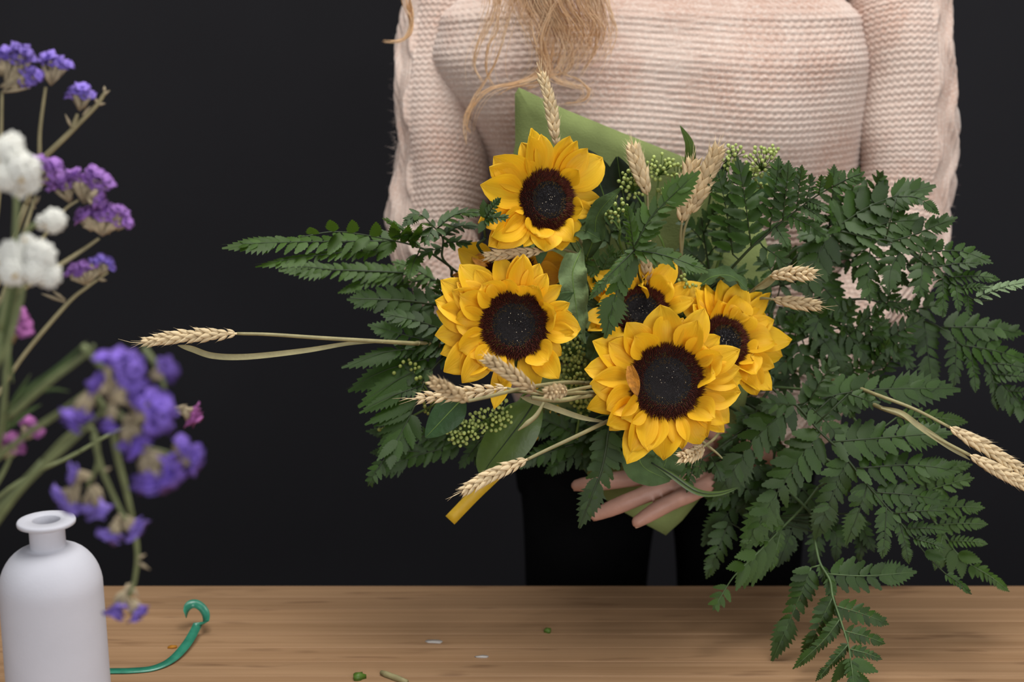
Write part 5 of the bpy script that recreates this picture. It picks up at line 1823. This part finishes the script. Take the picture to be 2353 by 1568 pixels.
statice('forked dry statice stem with two small purple heads and a bare twig end',
        [[(60, 470, 1.0), (78, 420, 1.0), (90, 372, 1.0), (92, 300, 1.0), (105, 200, 1.0)], [(90, 372, 1.0), (140, 325, 1.0), (180, 285, 1.0), (222, 242, 1.0), (242, 212, 1.0)], [(168, 295, 1.0), (178, 262, 0.998)]],
        [(124, 150, 1.0, 32, 24, 16, 20, 'stat', 0.15, -1), (187, 216, 0.998, 24, 20, 13, 18, 'stat', 0.1, -1)], 1, 0.0021,
        bracts=[(165, 295, 150, 262, 1.0), (190, 265, 208, 245, 1.0), (222, 240, 242, 238, 1.0), (232, 222, 252, 208, 1.0), (240, 212, 240, 198, 1.0), (225, 240, 216, 222, 1.0)])
statice('large three-lobed purple statice head high above the white flower bunch', [(0, 0, 0)] and [[(-40, 700, 0.98), (-6, 480, 0.985), (2, 330, 0.99), (5, 210, 0.99)]],
        [(38, 140, 0.99, 30, 36, 26, 20, 'stat', 0.35, -0.94), (4, 135, 0.99, 24, 22, 12, 20, 'stat', -0.3, -0.95), (58, 180, 0.99, 16, 34, 14, 18, 'stat', 0.9, -0.3)], 2, 0.0019, bracts=[(8, 212, 70, 202, 0.985), (5, 212, 40, 180, 0.985)])
statice('violet statice head peeking out behind the white flower ball', [[(20, 640, 0.93), (60, 520, 0.94), (82, 450, 0.95)]],
        [(100, 395, 0.95, 28, 32, 18, 20, 'stat_v', 0.8, -0.6)], 3, 0.0016, bracts=[(80, 470, 92, 450, 0.95), (80, 480, 70, 455, 0.95)])
statice('broad violet statice head above the twin rounded one', [[(40, 640, 0.94), (90, 560, 0.955), (145, 486, 0.965), (180, 460, 0.97)]],
        [(205, 420, 0.97, 44, 26, 26, 21, 'stat_v', 0.25, -0.97), (140, 430, 0.968, 18, 22, 9, 20, 'stat_v', -0.5, -0.85), (225, 455, 0.965, 22, 18, 9, 19, 'stat_v', 0.8, 0.2)], 4, 0.0015)
statice('rounded violet statice head on a stout leaning stem', [[(60, 660, 0.94), (140, 608, 0.955), (190, 575, 0.965), (228, 548, 0.97)]],
        [(240, 500, 0.97, 56, 22, 34, 20, 'stat_v', 0.12, -0.99), (195, 500, 0.97, 16, 20, 8, 19, 'stat_v', -0.6, -0.8)], 5, 0.0019)
statice('one-sided purple statice spray on a long straight dry stem', [[(5, 892, 0.93), (60, 810, 0.94), (155, 698, 0.955), (200, 660, 0.96), (248, 626, 0.965)]],
        [(190, 625, 0.96, 40, 16, 18, 19, 'stat_v', -0.25, -0.97), (232, 608, 0.963, 30, 14, 14, 18, 'stat', 0.1, -1)], 6, 0.0017, mat='dry_stem', bracts=[(150, 695, 95, 675, 0.955), (150, 690, 120, 668, 0.955), (205, 656, 190, 640, 0.96), (225, 642, 245, 645, 0.96)])
statice('single round pink statice head above the grassy stems', [[(-60, 900, 0.85), (-20, 820, 0.86), (5, 765, 0.865)]],
        [(26, 745, 0.865, 30, 26, 20, 26, 'pink', 0.3, -0.95)], 7, 0.0016, mat='grn_stem')
statice('magenta statice buds low among the grassy stems', [[(-50, 1180, 0.82), (5, 1090, 0.83), (40, 1020, 0.835), (75, 990, 0.84)]],
        [(22, 1024, 0.835, 26, 18, 12, 22, 'pink', 0.2, -0.9), (70, 985, 0.84, 22, 14, 9, 20, 'pink', 0.6, -0.7)], 8, 0.0017, mat='grn_stem')
statice('big blurred deep purple statice spray leaning out to the side',
        [[(-20, 1215, 0.76), (60, 1110, 0.755), (180, 1000, 0.75), (250, 930, 0.745)], [(-40, 1080, 0.78), (60, 1000, 0.765), (150, 940, 0.755), (230, 880, 0.75), (270, 850, 0.745)], [(20, 960, 0.77), (110, 880, 0.76), (190, 820, 0.755), (215, 795, 0.75)], [(190, 795, 0.755), (240, 850, 0.75), (300, 910, 0.745)],
         [(250, 930, 0.745), (300, 980, 0.745), (340, 1040, 0.742)], [(330, 800, 0.75), (370, 860, 0.747), (380, 930, 0.745)]],
        [(275, 845, 0.742, 34, 34, 10, 33, 'stat_d', 0.4, -0.9), (300, 905, 0.74, 40, 34, 11, 35, 'stat_d', 0.7, -0.2), (355, 945, 0.738, 42, 34, 11, 35, 'stat_d', 0.8, -0.2), (185, 950, 0.745, 22, 46, 8, 31, 'stat_d', -0.4, 0.7), (228, 890, 0.742, 26, 16, 5, 30, 'stat_d', -0.7, -0.4),
         (300, 1015, 0.74, 30, 30, 8, 31, 'stat_d', 0.2, 0.8), (360, 1085, 0.738, 48, 44, 17, 35, 'stat_d', 0.4, 0.6), (375, 855, 0.745, 16, 22, 4, 26, 'stat_d', 0.8, -0.3), (260, 960, 0.74, 20, 24, 4, 30, 'stat_d', 0, 0.8)], 9, 0.0020, mat='grn_stem')
statice('blurred purple statice tips on the outer side of the big spray', [[(335, 1030, 0.75), (380, 1040, 0.752), (410, 1050, 0.755)]],
        [(440, 1055, 0.756, 22, 18, 5, 26, 'stat_d', 0.9, -0.1), (415, 1028, 0.755, 16, 12, 4, 23, 'stat_d', 0.6, -0.7)], 10, 0.0013, mat='grn_stem', to_vase=False)
statice('drooping statice spray with pale purple tips above the bottle neck', [[(100, 1060, 0.77), (160, 1000, 0.77), (210, 985, 0.77), (225, 1060, 0.772), (200, 1120, 0.775)], [(215, 1000, 0.77), (235, 1080, 0.772), (275, 1170, 0.775), (295, 1200, 0.776)]],
        [(150, 1150, 0.775, 34, 22, 8, 28, 'stat', -0.5, 0.7), (215, 1165, 0.775, 28, 28, 7, 28, 'stat', 0.1, 0.9), (175, 1095, 0.775, 22, 16, 4, 25, 'stat', -0.7, 0), (260, 1228, 0.776, 22, 16, 5, 25, 'stat', -0.3, 0.9), (305, 1212, 0.776, 22, 20, 5, 25, 'stat', 0.7, 0.4)], 11, 0.0018, mat='grn_stem', bracts=[(235, 1085, 255, 1075, .772)])
statice('long arching statice stem hanging down to a last purple tip by the bottle', [[(210, 900, 0.80), (250, 960, 0.80), (270, 1050, 0.802), (295, 1150, 0.805), (315, 1260, 0.808), (310, 1330, 0.81), (298, 1370, 0.81)]],
        [(275, 1392, 0.81, 22, 20, 6, 26, 'stat', -0.3, 0.9), (310, 1405, 0.81, 18, 15, 4, 23, 'stat', 0.5, 0.8)], 12, 0.0024, mat='grn_stem', to_vase=False, bracts=[(312, 1290, 345, 1310, .808), (312, 1285, 335, 1275, .808), (305, 1340, 285, 1370, .81), (300, 1340, 318, 1375, .81)])
statice('single small magenta statice floret beyond the big purple spray', [[(180, 1040, 0.90), (250, 1000, 0.915), (330, 965, 0.93), (370, 955, 0.935), (412, 942, 0.94), (425, 945, 0.94)]],
        [(440, 955, 0.94, 18, 14, 7, 24, 'pink', 0.8, 0.4)], 13, 0.0012, mat='grn_stem', bracts=[(405, 940, 430, 930, .94), (405, 945, 430, 955, .94)])


def puff_mesh(seed):
    """unit white everlasting: layered rounded papery bracts"""
    rg = random.Random(seed)
    mb = MB()
    mb.ellipsoid((0, 0, 0), (0.72, 0.72, 0.72), nu=12, nv=8)
    N = 46
    for k in range(N):
        z = 1 - 2 * (k + .5) / N
        r_ = math.sqrt(1 - z * z)
        an = k * 2.4
        d = Vector((r_ * math.cos(an), r_ * math.sin(an), z))
        t1 = d.orthogonal().normalized()
        R3 = basis(d, t1)
        mb.ellipsoid(d * 0.66, (0.34 * rg.uniform(.8, 1.15), 0.26, 0.24), R3, nu=6, nv=5)
    return mb.mesh('flower_head', M['white'])


PM = [puff_mesh(s_) for s_ in (1, 2)]
ctr_mb = MB().ellipsoid((0, 0, 0), (0.36, 0.36, 0.22), nu=10, nv=6)
CTR = ctr_mb.mesh('flower_centre', M['white_c'])


def white_flowers(label, stem, balls, seed):
    rg = random.Random(seed)
    root = thing('white_everlasting', P(*stem[0]), label, 'white flower', 'dried flower stems at the side')
    pts = catmull([P(*q) for q in stem], 6)
    sb = MB().tube(pts, [0.0022, 0.0018, 0.0015], 7)
    e = VM + Vector((rg.uniform(-.01, .01), rg.uniform(-.01, .01), -0.02))
    d = (pts[0] - pts[1]).normalized()
    L = (e - pts[0]).length
    sb.tube(catmull([pts[0], pts[0] + d * L * 0.3, e + Vector((0, 0, L * .25)), e, VX + Vector((0, 0, .02))], 6), 0.0022, 6)
    for x, y, Y, r_, dx, dy_ in balls:
        c = P(x, y, Y)
        sb.tube([pts[-1], pts[-1].lerp(c, .5) + Vector((0, 0.003, 0)), c + Vector((0, 0.004, 0))], 0.0010, 5)
    sb.build('stem', M['grn_stem'], root)
    for x, y, Y, r_, dx, dy_ in balls:
        c = P(x, y, Y)
        l = m_px(c, r_ * 1.14)
        rot = Matrix.Rotation(rg.uniform(0, 6), 3, 'Z') @ Matrix.Rotation(rg.uniform(0, 6), 3, 'X')
        h_ = link('flower_head', rg.choice(PM), root, c, None, rot @ Matrix.Diagonal((l, l, l)))
        dd = Vector((dx, -0.8, -dy_)).normalized()
        r3 = basis(dd, UP) @ Matrix(((0, 0, 1), (1, 0, 0), (0, 1, 0)))
        link('flower_centre', CTR, root, c + dd * l * 0.80, None, r3 @ Matrix.Diagonal((l * .55, l * .55, l * .55)))
    return root


white_flowers('blurred bunch of round white everlasting flowers below the top purple head', [(0, 760, 0.80), (30, 600, 0.80), (38, 480, 0.80), (36, 440, 0.80)],
              [(15, 350, 0.80, 36, -.2, .6), (52, 392, 0.797, 40, .1, .5), (10, 405, 0.795, 34, -.5, .3), (28, 330, 0.805, 26, 0, -.5), (66, 420, 0.80, 26, -.6, .7), (-20, 370, 0.80, 34, 0, 0), (45, 440, 0.802, 18, 0, .4)], 1)
white_flowers('single round white everlasting flower on a side stalk', [(20, 780, 0.83), (40, 640, 0.83), (60, 540, 0.83), (80, 515, 0.83)], [(124, 507, 0.83, 28, -.6, .4), (100, 512, 0.832, 18, -.5, .4)], 2)
white_flowers('lower blurred bunch of round white everlasting flowers', [(-30, 880, 0.80), (20, 780, 0.80), (48, 690, 0.80), (52, 650, 0.80)],
              [(30, 585, 0.80, 34, .3, .5), (92, 588, 0.797, 36, -.3, .6), (30, 625, 0.793, 32, .4, .2), (78, 625, 0.792, 28, -.5, .4), (110, 632, 0.798, 30, -.4, .5), (2, 600, 0.80, 30, 0, 0), (62, 560, 0.803, 22, 0, -.5)], 3)
# grassy side shoots of the dried bunch
for k, (lab, st, wd) in enumerate([
    ('broad pale green flat stalk under the lower white flower bunch', [(-30, 860, 0.82), (0, 740, 0.82), (30, 660, 0.82)], 42),
    ('olive grassy blade leaning over beside the long dry stem', [(0, 960, 0.80), (60, 900, 0.79), (130, 850, 0.785), (200, 785, 0.78)], 18),
    ('thin olive grassy blade crossing the long dry stem', [(20, 930, 0.81), (70, 905, 0.80), (120, 895, 0.795), (160, 900, 0.79)], 12),
    ('short upright olive blade among the grassy stems', [(10, 1010, 0.82), (30, 930, 0.82), (70, 860, 0.82)], 14),
    ('bent olive blade among the grassy stems', [(30, 880, 0.83), (15, 800, 0.83), (0, 770, 0.83)], 12),
    ('small olive shoot below the pink statice head', [(0, 1000, 0.83), (60, 950, 0.83), (95, 930, 0.83)], 14),
]):
    broad_leaf(lab, st, wd, 'sun_leaf', seed=k, name='grass_blade', group='grassy blades of the dried bunch', cat='grass blade', rib='grn_stem')
